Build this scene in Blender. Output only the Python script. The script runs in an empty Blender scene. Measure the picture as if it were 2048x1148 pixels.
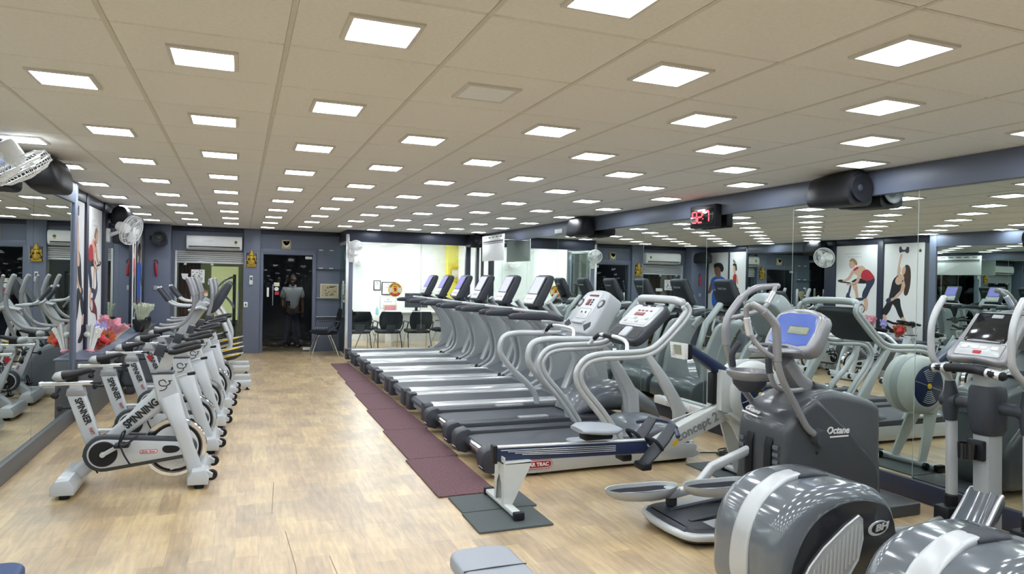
import bpy, bmesh, math, random
from mathutils import Matrix, Vector
random.seed(7)
PI = math.pi
SC = bpy.context.scene
COL = SC.collection
# ------------------------------------------------------------------ camera
RM_W, RM_H = 2048, 1148
H_EYE, TH, PIT, ROLL, FPX = 1.5, .3739, .010, -.0199, 1387.66
CEIL = 2.384
TILE = .61
cam = bpy.data.cameras.new('camera'); camo = bpy.data.objects.new('camera', cam); COL.objects.link(camo)
cam.sensor_fit = 'HORIZONTAL'; cam.sensor_width = 36; cam.lens = 36*FPX/RM_W; cam.clip_start = .02; cam.clip_end = 100
fw = Vector((math.sin(TH)*math.cos(PIT), math.cos(TH)*math.cos(PIT), -math.sin(PIT)))
rt = Vector((math.cos(TH), -math.sin(TH), 0)); up = rt.cross(fw)
cr, sr = math.cos(ROLL), math.sin(ROLL)
rt, up = rt*cr - up*sr, rt*sr + up*cr
# image u = r cos - u sin, v = r sin + u cos
camo.matrix_world = Matrix(((rt.x, up.x, -fw.x, 0), (rt.y, up.y, -fw.y, 0), (rt.z, up.z, -fw.z, H_EYE), (0, 0, 0, 1)))
SC.camera = camo
# ------------------------------------------------------------------ world and exposure
w = bpy.data.worlds.new('world'); SC.world = w; w.use_nodes = True
w.node_tree.nodes['Background'].inputs[0].default_value = (.6, .65, .7, 1)
w.node_tree.nodes['Background'].inputs[1].default_value = .15
vs = SC.view_settings; vs.view_transform = 'Standard'; vs.look = 'None'; vs.gamma = 1; vs.use_curve_mapping = False
vs.exposure = 1.42
LAMP = 9.0
SC.cycles.max_bounces = 14; SC.cycles.glossy_bounces = 7; SC.cycles.transparent_max_bounces = 16
# ------------------------------------------------------------------ materials
MT = {}
def mat(name, col, rough=.5, metal=0., noise=.06, nscale=30., spec=.5, coat=0., emit=None, es=1., bump=0.):
    m = bpy.data.materials.new(name); m.use_nodes = True; nt = m.node_tree; b = nt.nodes['Principled BSDF']
    b.inputs['Roughness'].default_value = rough; b.inputs['Metallic'].default_value = metal
    b.inputs['Specular IOR Level'].default_value = spec; b.inputs['Coat Weight'].default_value = coat
    b.inputs['Coat Roughness'].default_value = .08
    tc = nt.nodes.new('ShaderNodeTexCoord'); nz = nt.nodes.new('ShaderNodeTexNoise'); nz.inputs['Scale'].default_value = nscale
    nz.inputs['Detail'].default_value = 4
    nt.links.new(tc.outputs['Object'], nz.inputs['Vector'])
    mx = nt.nodes.new('ShaderNodeMix'); mx.data_type = 'RGBA'
    c = Vector(col)
    mx.inputs[6].default_value = (*(c*(1-noise)), 1); mx.inputs[7].default_value = (*[min(1, x*(1+noise)) for x in c], 1)
    nt.links.new(nz.outputs['Fac'], mx.inputs[0]); nt.links.new(mx.outputs[2], b.inputs['Base Color'])
    if bump:
        bp = nt.nodes.new('ShaderNodeBump'); bp.inputs['Strength'].default_value = bump; bp.inputs['Distance'].default_value = .002
        nt.links.new(nz.outputs['Fac'], bp.inputs['Height']); nt.links.new(bp.outputs['Normal'], b.inputs['Normal'])
    if emit:
        b.inputs['Emission Color'].default_value = (*emit, 1); b.inputs['Emission Strength'].default_value = es
    MT[name] = m
    return m
mat('lamp', (.9, .9, .9), .5, emit=(.905, .965, 1.035), es=LAMP)
mat('lamp_off', (.80, .82, .83), .5)
mat('lamp_fill', (.9, .9, .9), .5, emit=(.95, .98, 1.0), es=22)  # glow of the lamps added in the office and window room
mat('lamp_fill_door', (.9, .9, .9), .5, emit=(.95, .98, 1.0), es=24.0)  # glow of the lamp added behind the dark door
mat('lamp_frame', (.62, .60, .55), .4)
mat('ceiling', (.76, .75, .715), .8, noise=.09, nscale=60, bump=.15)
mat('runner', (.62, .60, .53), .6)
mat('runner_dark', (.20, .15, .10), .6)
mat('void', (.10, .09, .075), .9)
mat('slate', (.135, .158, .222), .45, noise=.05, nscale=3)
mat('slate_dark', (.028, .034, .06), .4)
mat('slate_grey', (.10, .105, .115), .45)
mat('white_wall', (.86, .88, .875), .6, nscale=4, noise=.03)
mat('yellow_wall', (.85, .78, .12), .6)
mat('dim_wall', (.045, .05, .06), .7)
mat('olive_wall', (.24, .27, .12), .7, noise=.3, nscale=2)
mat('silver', (.54, .565, .58), .32, metal=.25, noise=.03)
mat('silver_hi', (.78, .80, .82), .22, metal=.55, noise=.03)
mat('paint_white', (.50, .53, .56), .3, coat=.35, noise=.02)
mat('panel_grey', (.41, .435, .45), .38, metal=.15, noise=.03)
mat('tube_grey', (.33, .335, .35), .3, metal=.35, noise=.03)
mat('chrome', (.8, .82, .83), .1, metal=1, noise=.02)
mat('black', (.012, .013, .016), .45, noise=.1, spec=.3)
mat('black_gloss', (.012, .013, .016), .12, coat=.5, noise=.1)
mat('rubber', (.018, .021, .028), .75, noise=.15, nscale=80, spec=.2)
mat('belt', (.07, .077, .09), .55, noise=.12, nscale=120)
mat('char', (.045, .05, .062), .45, noise=.06, spec=.35)
mat('hood_grey', (.12, .135, .155), .3, coat=.3, noise=.04)
mat('oct_body', (.058, .064, .073), .36, coat=.25, noise=.05)
mat('hood_dark', (.09, .10, .112), .36, coat=.2, noise=.04)
mat('oct_side', (.045, .048, .055), .4, noise=.05)
mat('bh_body', (.13, .15, .172), .16, coat=.8, noise=.04)
mat('bh_side', (.018, .02, .024), .2, coat=.4, noise=.05)
mat('navy', (.02, .032, .085), .3, noise=.08)
mat('fly_white', (.60, .63, .61), .38, noise=.03)
mat('pad_grey', (.30, .33, .37), .42, noise=.06, nscale=90)
mat('red_mark', (.38, .02, .035), .35)
mat('logo_white', (.85, .85, .85), .4)
mat('ink', (.015, .015, .018), .5)
mat('red_led', (.08, .0, .0), .4, emit=(1, .04, .05), es=2.2)
mat('led_panel', (.20, .012, .015), .3)
mat('screen_blue', (.15, .14, .40), .5, spec=.2, emit=(.36, .33, .8), es=.22)
mat('screen_white', (.45, .46, .54), .45, spec=.25, emit=(.8, .8, 1), es=.12)
mat('screen_oct', (.05, .08, .24), .2, emit=(.12, .2, .62), es=.20)
mat('lcd', (.30, .33, .24), .3)
mat('mat_purple', (.13, .065, .075), .9, noise=.95, nscale=75, bump=.9)
mat('mat_grey', (.075, .09, .092), .75, noise=.15, nscale=90)
mat('fabric_black', (.012, .015, .02), .9, noise=.2, nscale=200, spec=.15)
mat('parchment', (.50, .43, .27), .7, noise=.15)
mat('gold', (.50, .33, .04), .4, metal=.3, noise=.35, nscale=60)
mat('cream', (.75, .70, .52), .6, noise=.1)
mat('paper', (.80, .80, .78), .7, noise=.03)
mat('paper_pink', (.78, .34, .42), .6, noise=.15)
mat('paper_orange', (.62, .20, .09), .5, noise=.25)
mat('paper_lilac', (.40, .38, .75), .5)
mat('leaf', (.06, .17, .07), .5, noise=.4)
mat('cellophane', (.62, .66, .52), .2, noise=.3, nscale=14)
mat('skin', (.66, .43, .31), .6, noise=.05)
mat('skin_dark', (.20, .11, .07), .6, noise=.05)
mat('hair', (.055, .028, .016), .5, noise=.4)
mat('hair_fair', (.32, .20, .10), .5, noise=.3)
mat('red_cloth', (.50, .03, .05), .7, noise=.1)
mat('navy_cloth', (.03, .04, .08), .7)
mat('black_cloth', (.012, .013, .018), .7)
mat('blue_cloth', (.03, .13, .55), .7)
mat('maroon', (.16, .012, .03), .5)
mat('bike_navy', (.05, .06, .13), .5)
mat('shirt', (.74, .76, .72), .8, noise=.05)
mat('yellow', (.80, .52, .03), .45)
mat('crest_red', (.45, .02, .02), .5)
mat('blue_pad', (.02, .05, .16), .5)
mat('curtain', (.15, .075, .045), .8, noise=.3)
mat('faint', (.62, .63, .64), .7)
mat('plastic_white', (.78, .79, .78), .35)
mat('aqua', (.35, .65, .68), .4)
mat('olive_glow', (.55, .58, .33), .6, noise=.35, nscale=3, emit=(.5, .55, .25), es=.25)  # olive dusk light put into the panel as its own glow

def mirror_mat():
    m = bpy.data.materials.new('mirror'); m.use_nodes = True; b = m.node_tree.nodes['Principled BSDF']
    b.inputs['Metallic'].default_value = 1; b.inputs['Roughness'].default_value = 0.0
    b.inputs['Base Color'].default_value = (.73, .80, .765, 1); MT['mirror'] = m
mirror_mat()
def glass_mat(name, tint, refl=1.0):
    m = bpy.data.materials.new(name); m.use_nodes = True; nt = m.node_tree
    for n in list(nt.nodes): nt.nodes.remove(n)
    o = nt.nodes.new('ShaderNodeOutputMaterial'); t = nt.nodes.new('ShaderNodeBsdfTransparent'); t.inputs[0].default_value = (*tint, 1)
    g = nt.nodes.new('ShaderNodeBsdfGlossy'); g.inputs['Roughness'].default_value = 0.0; g.inputs[0].default_value = (.95, 1, .98, 1)
    f = nt.nodes.new('ShaderNodeFresnel'); f.inputs[0].default_value = 1.5*refl
    mx = nt.nodes.new('ShaderNodeMixShader')
    nt.links.new(f.outputs[0], mx.inputs[0]); nt.links.new(t.outputs[0], mx.inputs[1]); nt.links.new(g.outputs[0], mx.inputs[2])
    nt.links.new(mx.outputs[0], o.inputs[0]); MT[name] = m
glass_mat('glass', (.965, .985, .975)); glass_mat('glass_green', (.80, .90, .86)); glass_mat('glass_dark', (.66, .68, .70), .78)

def floor_mat():
    m = bpy.data.materials.new('floor_vinyl'); m.use_nodes = True; nt = m.node_tree; b = nt.nodes['Principled BSDF']
    L = nt.links.new; N = nt.nodes.new
    tc = N('ShaderNodeTexCoord'); rot = N('ShaderNodeMapping'); rot.inputs['Rotation'].default_value = (0, 0, PI/2); L(tc.outputs['Object'], rot.inputs['Vector'])
    br = N('ShaderNodeTexBrick'); br.offset = .37; br.offset_frequency = 2; br.squash = .7; br.squash_frequency = 3
    br.inputs['Scale'].default_value = 1; br.inputs['Brick Width'].default_value = .42; br.inputs['Row Height'].default_value = .115
    br.inputs['Mortar Size'].default_value = .001; br.inputs['Mortar Smooth'].default_value = .5; br.inputs['Bias'].default_value = -.1
    br.inputs['Color1'].default_value = (.55, .41, .225, 1); br.inputs['Color2'].default_value = (.395, .285, .17, 1)
    br.inputs['Mortar'].default_value = (.34, .24, .13, 1)
    L(rot.outputs[0], br.inputs['Vector'])
    b2 = N('ShaderNodeTexBrick'); b2.offset = .5; b2.inputs['Scale'].default_value = 1; b2.inputs['Brick Width'].default_value = .84; b2.inputs['Row Height'].default_value = .345
    b2.inputs['Mortar Size'].default_value = 0; b2.inputs['Color1'].default_value = (.62, .58, .52, 1); b2.inputs['Color2'].default_value = (.40, .42, .47, 1)
    L(tc.outputs['Object'], b2.inputs['Vector'])
    mp = N('ShaderNodeMapping'); mp.inputs['Scale'].default_value = (22, 3, 1); L(tc.outputs['Object'], mp.inputs['Vector'])
    nz = N('ShaderNodeTexNoise'); nz.inputs['Scale'].default_value = 1.5; nz.inputs['Detail'].default_value = 6; nz.inputs['Distortion'].default_value = .6; L(mp.outputs[0], nz.inputs['Vector'])
    big = N('ShaderNodeTexNoise'); big.inputs['Scale'].default_value = 2.6; big.inputs['Detail'].default_value = 4; L(tc.outputs['Object'], big.inputs['Vector'])
    mx = N('ShaderNodeMix'); mx.data_type = 'RGBA'; mx.blend_type = 'OVERLAY'; mx.inputs[0].default_value = .5
    L(br.outputs['Color'], mx.inputs[6]); L(nz.outputs['Fac'], mx.inputs[7])
    mx1 = N('ShaderNodeMix'); mx1.data_type = 'RGBA'; mx1.blend_type = 'OVERLAY'; mx1.inputs[0].default_value = .4
    L(mx.outputs[2], mx1.inputs[6]); L(b2.outputs['Color'], mx1.inputs[7])
    mx2 = N('ShaderNodeMix'); mx2.data_type = 'RGBA'; mx2.blend_type = 'OVERLAY'; mx2.inputs[0].default_value = .45
    L(mx1.outputs[2], mx2.inputs[6]); L(big.outputs['Fac'], mx2.inputs[7])
    L(mx2.outputs[2], b.inputs['Base Color'])
    rr = N('ShaderNodeMapRange'); rr.inputs[3].default_value = .26; rr.inputs[4].default_value = .42; L(big.outputs['Fac'], rr.inputs[0])
    L(rr.outputs[0], b.inputs['Roughness']); b.inputs['Specular IOR Level'].default_value = .6
    b.inputs['Coat Weight'].default_value = .35; b.inputs['Coat Roughness'].default_value = .3
    bp = N('ShaderNodeBump'); bp.inputs['Strength'].default_value = .08; bp.inputs['Distance'].default_value = .002
    L(nz.outputs['Fac'], bp.inputs['Height']); L(bp.outputs[0], b.inputs['Normal'])
    MT['floor_vinyl'] = m
floor_mat()

# ------------------------------------------------------------------ mesh helpers
def vec(p): return Vector(p)
def catmull(pts, k=6):
    pts = [Vector(p) for p in pts]; out = []
    for i in range(len(pts)-1):
        p0 = pts[max(i-1, 0)]; p1 = pts[i]; p2 = pts[i+1]; p3 = pts[min(i+2, len(pts)-1)]
        for j in range(k):
            t = j/k
            out.append(.5*((2*p1)+(-p0+p2)*t+(2*p0-5*p1+4*p2-p3)*t*t+(-p0+3*p1-3*p2+p3)*t**3))
    out.append(pts[-1]); return out
def lerp_list(v, n):
    if not isinstance(v, (list, tuple)): return [v]*n
    m = len(v)-1; r = []
    for i in range(n):
        t = i/(n-1)*m; a = min(int(t), m-1); r.append(v[a]+(v[a+1]-v[a])*(t-a))
    return r
def inset(poly, d):
    n = len(poly); A = sum(poly[i][0]*poly[(i+1) % n][1]-poly[(i+1) % n][0]*poly[i][1] for i in range(n))
    s = 1 if A > 0 else -1; out = []
    for i in range(n):
        p = Vector(poly[i]); a = (p-Vector(poly[i-1])); b = (Vector(poly[(i+1) % n])-p)
        a = a.normalized() if a.length > 1e-9 else b.normalized(); b = b.normalized() if b.length > 1e-9 else a
        na = Vector((-a.y, a.x))*s; nb = Vector((-b.y, b.x))*s
        m = na+nb; l = m.length
        if l < .2: m = na; k = 1
        else: m = m/l; k = min(1/max(m.dot(na), .4), 1.6)
        out.append(p+m*d*k)
    return [(q.x, q.y) for q in out]
def rrect(x0, x1, y0, y1, r, k=3):
    o = []
    for cx, cy, a0 in ((x1-r, y1-r, 0), (x0+r, y1-r, 90), (x0+r, y0+r, 180), (x1-r, y0+r, 270)):
        for j in range(k+1):
            a = math.radians(a0+90*j/k); o.append((cx+r*math.cos(a), cy+r*math.sin(a)))
    return o
def circ(cx, cy, rx, ry=None, n=24):
    ry = ry or rx
    return [(cx+rx*math.cos(2*PI*i/n), cy+ry*math.sin(2*PI*i/n)) for i in range(n)]
def spoly(pts, k=4):
    P = [Vector((*p, 0)) for p in pts]; n = len(P); out = []
    for i in range(n):
        p0, p1, p2, p3 = P[i-1], P[i], P[(i+1) % n], P[(i+2) % n]
        for j in range(k):
            t = j/k
            q = .5*((2*p1)+(-p0+p2)*t+(2*p0-5*p1+4*p2-p3)*t*t+(-p0+3*p1-3*p2+p3)*t**3)
            out.append((q.x, q.y))
    return out
class MB:
    def __init__(s): s.v = []; s.f = []; s.M = Matrix()
    def at(s, M): s.M = M; return s
    def add(s, vs, fs):
        o = len(s.v); s.v += [tuple(s.M @ Vector(p)) for p in vs]; s.f += [tuple(i+o for i in f) for f in fs]; return s
    def loft(s, rings, cap=True, loop=False):
        n = len(rings[0]); V = [p for r in rings for p in r]; F = []; m = len(rings)
        for i in range(m if loop else m-1):
            a, b = i*n, ((i+1) % m)*n
            for j in range(n): F.append((a+j, a+(j+1) % n, b+(j+1) % n, b+j))
        if cap and not loop: F.append(tuple(range(n))[::-1]); F.append(tuple(range((m-1)*n, m*n)))
        return s.add(V, F)
    def prism(s, poly, a, b, plane='xz', bev=0., steps=1):
        def mk(pl, c):
            if plane == 'xz': return [(x, c, z) for x, z in pl]
            if plane == 'yz': return [(c, y, z) for y, z in pl]
            return [(x, y, c) for x, y in pl]
        if a > b: a, b = b, a
        R = []
        if bev:
            for i in range(steps+1):
                t = i/steps*PI/2; R.append(mk(inset(poly, bev*(1-math.sin(t))) if i < steps else poly, a+bev*(1-math.cos(t))))
            for i in range(steps, -1, -1):
                t = i/steps*PI/2; R.append(mk(inset(poly, bev*(1-math.sin(t))) if i < steps else poly, b-bev*(1-math.cos(t))))
        else: R = [mk(poly, a), mk(poly, b)]
        return s.loft(R)
    def box(s, x0, x1, y0, y1, z0, z1):
        return s.add([(x0, y0, z0), (x1, y0, z0), (x1, y1, z0), (x0, y1, z0), (x0, y0, z1), (x1, y0, z1), (x1, y1, z1), (x0, y1, z1)],
                     [(3, 2, 1, 0), (4, 5, 6, 7), (0, 1, 5, 4), (1, 2, 6, 5), (2, 3, 7, 6), (3, 0, 4, 7)])
    def rbox(s, x0, x1, y0, y1, z0, z1, r=.01, k=3, bev=None, plane='xy'):
        bev = min(r, .012) if bev is None else bev
        if plane == 'xy': return s.prism(rrect(x0, x1, y0, y1, r, k), z0, z1, 'xy', bev, 2)
        if plane == 'xz': return s.prism(rrect(x0, x1, z0, z1, r, k), y0, y1, 'xz', bev, 2)
        return s.prism(rrect(y0, y1, z0, z1, r, k), x0, x1, 'yz', bev, 2)
    def sweep(s, pts, w, h=None, n=10, e=2., up=(0, 1, 0), cap=True, loop=False, round_ends=False):
        pts = [Vector(p) for p in pts]; m = len(pts); w = lerp_list(w, m); h = w if h is None else lerp_list(h, m)
        R = []; up = Vector(up)
        for i in range(m):
            if loop: t = pts[(i+1) % m]-pts[i-1]
            else: t = pts[min(i+1, m-1)]-pts[max(i-1, 0)]
            t.normalize(); sd = up-up.dot(t)*t
            if sd.length < .05: sd = Vector((1, .3, .2))-t*Vector((1, .3, .2)).dot(t)
            sd.normalize(); th = t.cross(sd); r = []
            for j in range(n):
                a = 2*PI*(j+.5)/n; c, d = math.cos(a), math.sin(a)
                r.append(pts[i]+sd*(w[i]*math.copysign(abs(c)**(2/e), c))+th*(h[i]*math.copysign(abs(d)**(2/e), d)))
            R.append(r)
        if round_ends and not loop:
            def shr(r, c, k, off): return [c+(p-c)*k+off for p in r]
            t0 = (pts[0]-pts[1]).normalized(); t1 = (pts[-1]-pts[-2]).normalized(); a = min(w[0], h[0]); b = min(w[-1], h[-1])
            R = [shr(R[0], pts[0], .45, t0*a*.85), shr(R[0], pts[0], .8, t0*a*.5)]+R+[shr(R[-1], pts[-1], .8, t1*b*.5), shr(R[-1], pts[-1], .45, t1*b*.85)]
        return s.loft(R, cap, loop)
    def tube(s, pts, r, n=10, smooth=6, loop=False, ends=True):
        P = catmull(pts, smooth) if smooth else [Vector(p) for p in pts]
        m = len(P); rr = lerp_list(r, m)
        t = (P[1]-P[0]).normalized(); a = t.orthogonal().normalized(); R = []
        for i in range(m):
            t = ((P[(i+1) % m]-P[i-1]) if loop else (P[min(i+1, m-1)]-P[max(i-1, 0)])).normalized()
            a = (a-t*a.dot(t)).normalized(); b = t.cross(a)
            R.append([P[i]+(a*math.cos(2*PI*j/n)+b*math.sin(2*PI*j/n))*rr[i] for j in range(n)])
        if ends and not loop:
            t0 = (P[0]-P[1]).normalized(); t1 = (P[-1]-P[-2]).normalized()
            R = [[P[0]+(p-P[0])*.55+t0*rr[0]*.5 for p in R[0]]]+R+[[P[-1]+(p-P[-1])*.55+t1*rr[-1]*.5 for p in R[-1]]]
        return s.loft(R, True, loop)
    def lathe(s, prof, c=(0, 0, 0), ax=(0, 0, 1), n=24):
        ax = Vector(ax).normalized(); a = ax.orthogonal().normalized(); b = ax.cross(a); c = Vector(c)
        return s.loft([[c+ax*z+(a*math.cos(2*PI*j/n)+b*math.sin(2*PI*j/n))*max(r, .0004) for j in range(n)] for r, z in prof])
    def ball(s, c, rx, ry=None, rz=None, n=14, m=8):
        ry = ry or rx; rz = rz or rx
        R = []
        for i in range(m+1):
            a = PI*i/m; R.append([(c[0]+rx*math.sin(max(min(a, PI-.02), .02))*math.cos(2*PI*j/n), c[1]+ry*math.sin(max(min(a, PI-.02), .02))*math.sin(2*PI*j/n), c[2]-rz*math.cos(a)) for j in range(n)])
        return s.loft(R)
def link(o, parent=None):
    COL.objects.link(o)
    if parent: o.parent = parent
    return o
def part(name, mb, m, parent=None, ang=40, flat=False, label=None, fix=True):
    me = bpy.data.meshes.new(name); me.from_pydata(mb.v, [], mb.f)
    if fix:
        bm = bmesh.new(); bm.from_mesh(me); bmesh.ops.recalc_face_normals(bm, faces=bm.faces); bm.to_mesh(me); bm.free()
    me.materials.append(MT[m])
    if not flat:
        me.shade_smooth(); me.set_sharp_from_angle(angle=math.radians(ang))
    o = bpy.data.objects.new(name, me); link(o, parent)
    if label: o['label'] = label
    return o
def text(name, s, size, m, parent, M, ext=.0015, bold=.0, align='CENTER', sx=1., shear=0.):
    cu = bpy.data.curves.new('t', 'FONT'); cu.body = s; cu.size = size; cu.extrude = ext; cu.offset = bold
    cu.align_x = align; cu.align_y = 'CENTER'; cu.resolution_u = 3; cu.shear = shear
    ob = bpy.data.objects.new('t', cu)
    me = bpy.data.meshes.new_from_object(ob); bpy.data.objects.remove(ob); bpy.data.curves.remove(cu)
    me.transform(M @ Matrix.Scale(sx, 4, (1, 0, 0))); me.materials.clear(); me.materials.append(MT[m]); me.name = name
    return link(bpy.data.objects.new(name, me), parent)
def frame(o, x, y):      # matrix whose local x,y axes are the given directions
    x = Vector(x).normalized(); y = Vector(y); y = (y-x*y.dot(x)).normalized(); z = x.cross(y)
    return Matrix(((x.x, y.x, z.x, o[0]), (x.y, y.y, z.y, o[1]), (x.z, y.z, z.z, o[2]), (0, 0, 0, 1)))
def tag(o, label, cat, group=None):
    o['label'] = label; o['category'] = cat
    if group: o['group'] = group
    return o
def thing(name, label, cat, loc=(0, 0, 0), rz=0., group=None):
    o = bpy.data.objects.new(name, None); COL.objects.link(o); o.location = loc; o.rotation_euler = (0, 0, rz); o.empty_display_size = .1
    return tag(o, label, cat, group)
def struct(name, mb, m, parent=None, **k):
    o = part(name, mb, m, parent, **k); o['kind'] = 'structure' if parent is None else o.get('kind', '')
    if parent is not None: del o['kind']
    return o
def copy_tree(o, parent=None):
    kids = [c for c in ALLC.get(o.name, [])]
    c = o.copy(); COL.objects.link(c)
    if parent: c.parent = parent
    for ch in list(o.children): copy_tree(ch, c)
    return c
ALLC = {}
def dup(o, loc, label, rz=None):
    c = copy_tree(o); c.location = loc; c['label'] = label
    if rz is not None: c.rotation_euler = (0, 0, rz)
    return c
ORD = ['zeroth', 'first', 'second', 'third', 'fourth', 'fifth', 'sixth', 'seventh', 'eighth', 'ninth', 'tenth', 'eleventh', 'twelfth', 'thirteenth', 'fourteenth', 'fifteenth', 'sixteenth']
# ================================================================== ROOM SHELL
XL, XR, YF, YB = -1.54, 4.48, 14.3, -4.0
XP = -1.63      # recessed part of the left wall with the posters
struct('floor', MB().box(-1.75, 5.2, YB, 17.2, -.1, 0), 'floor_vinyl')
FL = bpy.data.objects['floor']
for pts in ([(.27, 3.1), (.29, 3.7), (.27, 4.25)], [(.50, 2.7), (.49, 3.3), (.47, 3.8)], [(.21, 4.6), (.25, 5.3)]):
    part('vinyl_seam', MB().sweep([(x, y, .0004) for x, y in pts], .0022, .0006, 6, 4, up=(1, 0, 0)), 'runner_dark', FL, flat=True)
ceil = struct('ceiling', MB().box(-1.75, 5.2, YB, 17.2, CEIL+.035, CEIL+.12), 'void')
def tmesh(x0, x1, y0, y1):
    g = .005; x0 += g; x1 -= g; y0 += g; y1 -= g
    z0 = CEIL; b = .006
    return ([(x0+b, y0+b, z0), (x1-b, y0+b, z0), (x1-b, y1-b, z0), (x0+b, y1-b, z0), (x0, y0, z0+b), (x1, y0, z0+b), (x1, y1, z0+b), (x0, y1, z0+b),
             (x0, y0, z0+.03), (x1, y0, z0+.03), (x1, y1, z0+.03), (x0, y1, z0+.03)],
            [(3, 2, 1, 0), (0, 1, 5, 4), (1, 2, 6, 5), (2, 3, 7, 6), (3, 0, 4, 7), (4, 5, 9, 8), (5, 6, 10, 9), (6, 7, 11, 10), (7, 4, 8, 11)])
GXC, GYC = .7541, .101
rest = MB()
cache = {}
for i in range(-3, 7):
    gx0 = (i+GXC-.5)*TILE; gx1 = gx0+TILE
    for j in range(-6, 24):
        gy0 = (j+GYC-.5)*TILE; gy1 = gy0+TILE
        x0 = max(gx0, XP-.02); x1 = min(gx1, XR+.02) if i < 6 else XR+.02; y1 = min(gy1, YF); y0 = max(gy0, YB)
        if y1-y0 < .05: continue
        if j < 2: rest.add(*tmesh(x0, x1, y0, y1)); continue
        key = (i in (-3, 6) and i, round(y1-y0, 3))
        if key not in cache:
            mb = MB().add(*tmesh(x0-gx0, x1-gx0, y0-gy0, y1-gy0)); o = part('ceiling_tile', mb, 'ceiling', ceil, flat=True); cache[key] = o.data; o.location = (gx0, gy0, 0)
        else:
            o = bpy.data.objects.new('ceiling_tile', cache[key]); link(o, ceil); o.location = (gx0, gy0, 0)
o = part('ceiling_tile', rest, 'ceiling', ceil, flat=True); o['kind'] = 'stuff'
for i in range(-2, 8):
    x = (i+GXC-.5)*TILE
    if x < XR-.03: part('ceiling_rail', MB().box(x-.009, x+.009, YB, YF, CEIL-.002, CEIL+.02), 'runner', ceil, flat=True)
# office ceiling
struct('ceiling_office', MB().box(1.9, 5.0, YF+.0, 17.2, CEIL, CEIL+.034), 'white_wall')

# ---- left wall
wl = struct('wall_left', MB().box(-1.75, XL-.03, YB, 8.075, 0, CEIL), 'slate_grey')
part('wall_recess', MB().box(-1.75, XP-.03, 8.076, YF, 0, CEIL), 'slate_grey', wl, flat=True)
part('fascia_panel', MB().rbox(XL-.03, XL+.015, YB, 7.97, 2.175, CEIL, .004), 'slate', wl)
part('fascia_panel', MB().rbox(XP-.03, XP+.012, 8.08, 10.1, 2.275, CEIL, .004), 'slate_dark', wl)
part('fascia_panel', MB().rbox(XP-.03, XP+.015, 10.34, 12.55, 2.2, CEIL, .004), 'slate', wl)
part('fascia_panel', MB().rbox(XP-.03, XP+.012, 12.59, 14.0, 2.25, CEIL, .004), 'slate_dark', wl)
for y0, y1, z0 in ((-1.98, -.76, .14), (-.76, .46, .14), (.46, 1.68, .14), (1.68, 2.9, .14), (2.9, 4.12, .14), (4.12, 5.34, .14), (5.34, 6.56, .14), (6.56, 7.95, .14), (10.34, 11.42, .62), (11.42, 12.54, .62)):
    PX = XP if y0 > 9 else XL
    part('mirror_pane', MB().box(PX-.012, PX, y0+.0025, y1-.0025, z0, 2.172), 'mirror', wl, flat=True)
    part('mirror_backing', MB().box(PX-.026, PX-.0125, y0, y1, z0, 2.172), 'plastic_white', wl, flat=True)
part('post', MB().rbox(XL-.03, XL+.02, 7.955, 8.075, .14, CEIL-.002, .006), 'slate', wl)
part('post', MB().rbox(XP-.03, XP+.02, 9.025, 9.145, .6, CEIL-.002, .006), 'slate_dark', wl)
part('post', MB().rbox(XP-.03, XP+.03, 10.08, 10.335, .6, CEIL-.002, .006), 'slate_dark', wl)
part('post', MB().rbox(XP-.03, XP+.02, 12.545, 12.595, .6, CEIL-.002, .004), 'slate_dark', wl)
part('post', MB().rbox(XP-.03, XP+.02, 13.175, 13.205, .6, CEIL-.002, .004), 'slate_dark', wl)
part('post', MB().rbox(XP-.03, XP+.03, 13.945, 14.0, .6, CEIL-.002, .006), 'slate_dark', wl)
struct('baseboard_left', MB().rbox(XL-.03, XL+.025, YB, 8.07, 0, .14, .006), 'slate_grey')
lg = struct('trim_1', MB().rbox(XP-.02, XL+.16, 8.077, 13.99, 0, .6, .008), 'slate_grey')
part('ledge_top', MB().rbox(XP-.02, XL+.18, 8.077, 13.99, .6, .62, .006), 'slate', lg)
struct('trim_2', MB().rbox(-1.66, -1.18, 14.0, YF, 0, CEIL, .01), 'slate')

# ---- far wall: boxes round a shopfront window and a dark door
wf = struct('wall_far', MB().box(-1.66, 1.9, YF, YF+.12, 1.93, CEIL), 'slate')
part('wall_panel', MB().box(-1.66, -1.13, YF, YF+.12, 0, 1.93), 'slate', wf, flat=True)
part('pilaster', MB().rbox(.06, .36, YF-.1, YF+.12, 0, CEIL, .008), 'slate', wf)
part('wall_panel', MB().rbox(1.38, 1.9, YF-.01, YF+.12, 0, 1.93, .004), 'slate', wf)
part('door_surround', MB().rbox(.36, .42, YF-.05, YF+.1, 0, 1.95, .006), 'slate', wf)
part('door_surround', MB().rbox(1.345, 1.41, YF-.05, YF+.1, 0, 1.95, .006), 'slate', wf)
part('door_surround', MB().rbox(.36, 1.41, YF-.045, YF+.1, 1.905, 2.02, .006), 'slate', wf)
part('cornice', MB().rbox(-1.17, 1.9, YF-.06, YF, 2.3, CEIL, .006), 'slate_dark', wf)
struct('wall_beyond', MB().box(-1.75, 1.85, 16.9, 17.1, 0, CEIL+.03), 'olive_wall')
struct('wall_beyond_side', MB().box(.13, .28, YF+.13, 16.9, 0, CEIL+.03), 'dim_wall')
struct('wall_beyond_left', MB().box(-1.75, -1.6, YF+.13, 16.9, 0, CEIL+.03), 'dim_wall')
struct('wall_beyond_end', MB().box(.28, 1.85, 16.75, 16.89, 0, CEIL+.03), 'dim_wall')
struct('wall_beyond_right', MB().box(1.75, 1.9, YF+.13, 16.75, 0, CEIL+.03), 'dim_wall')
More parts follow.
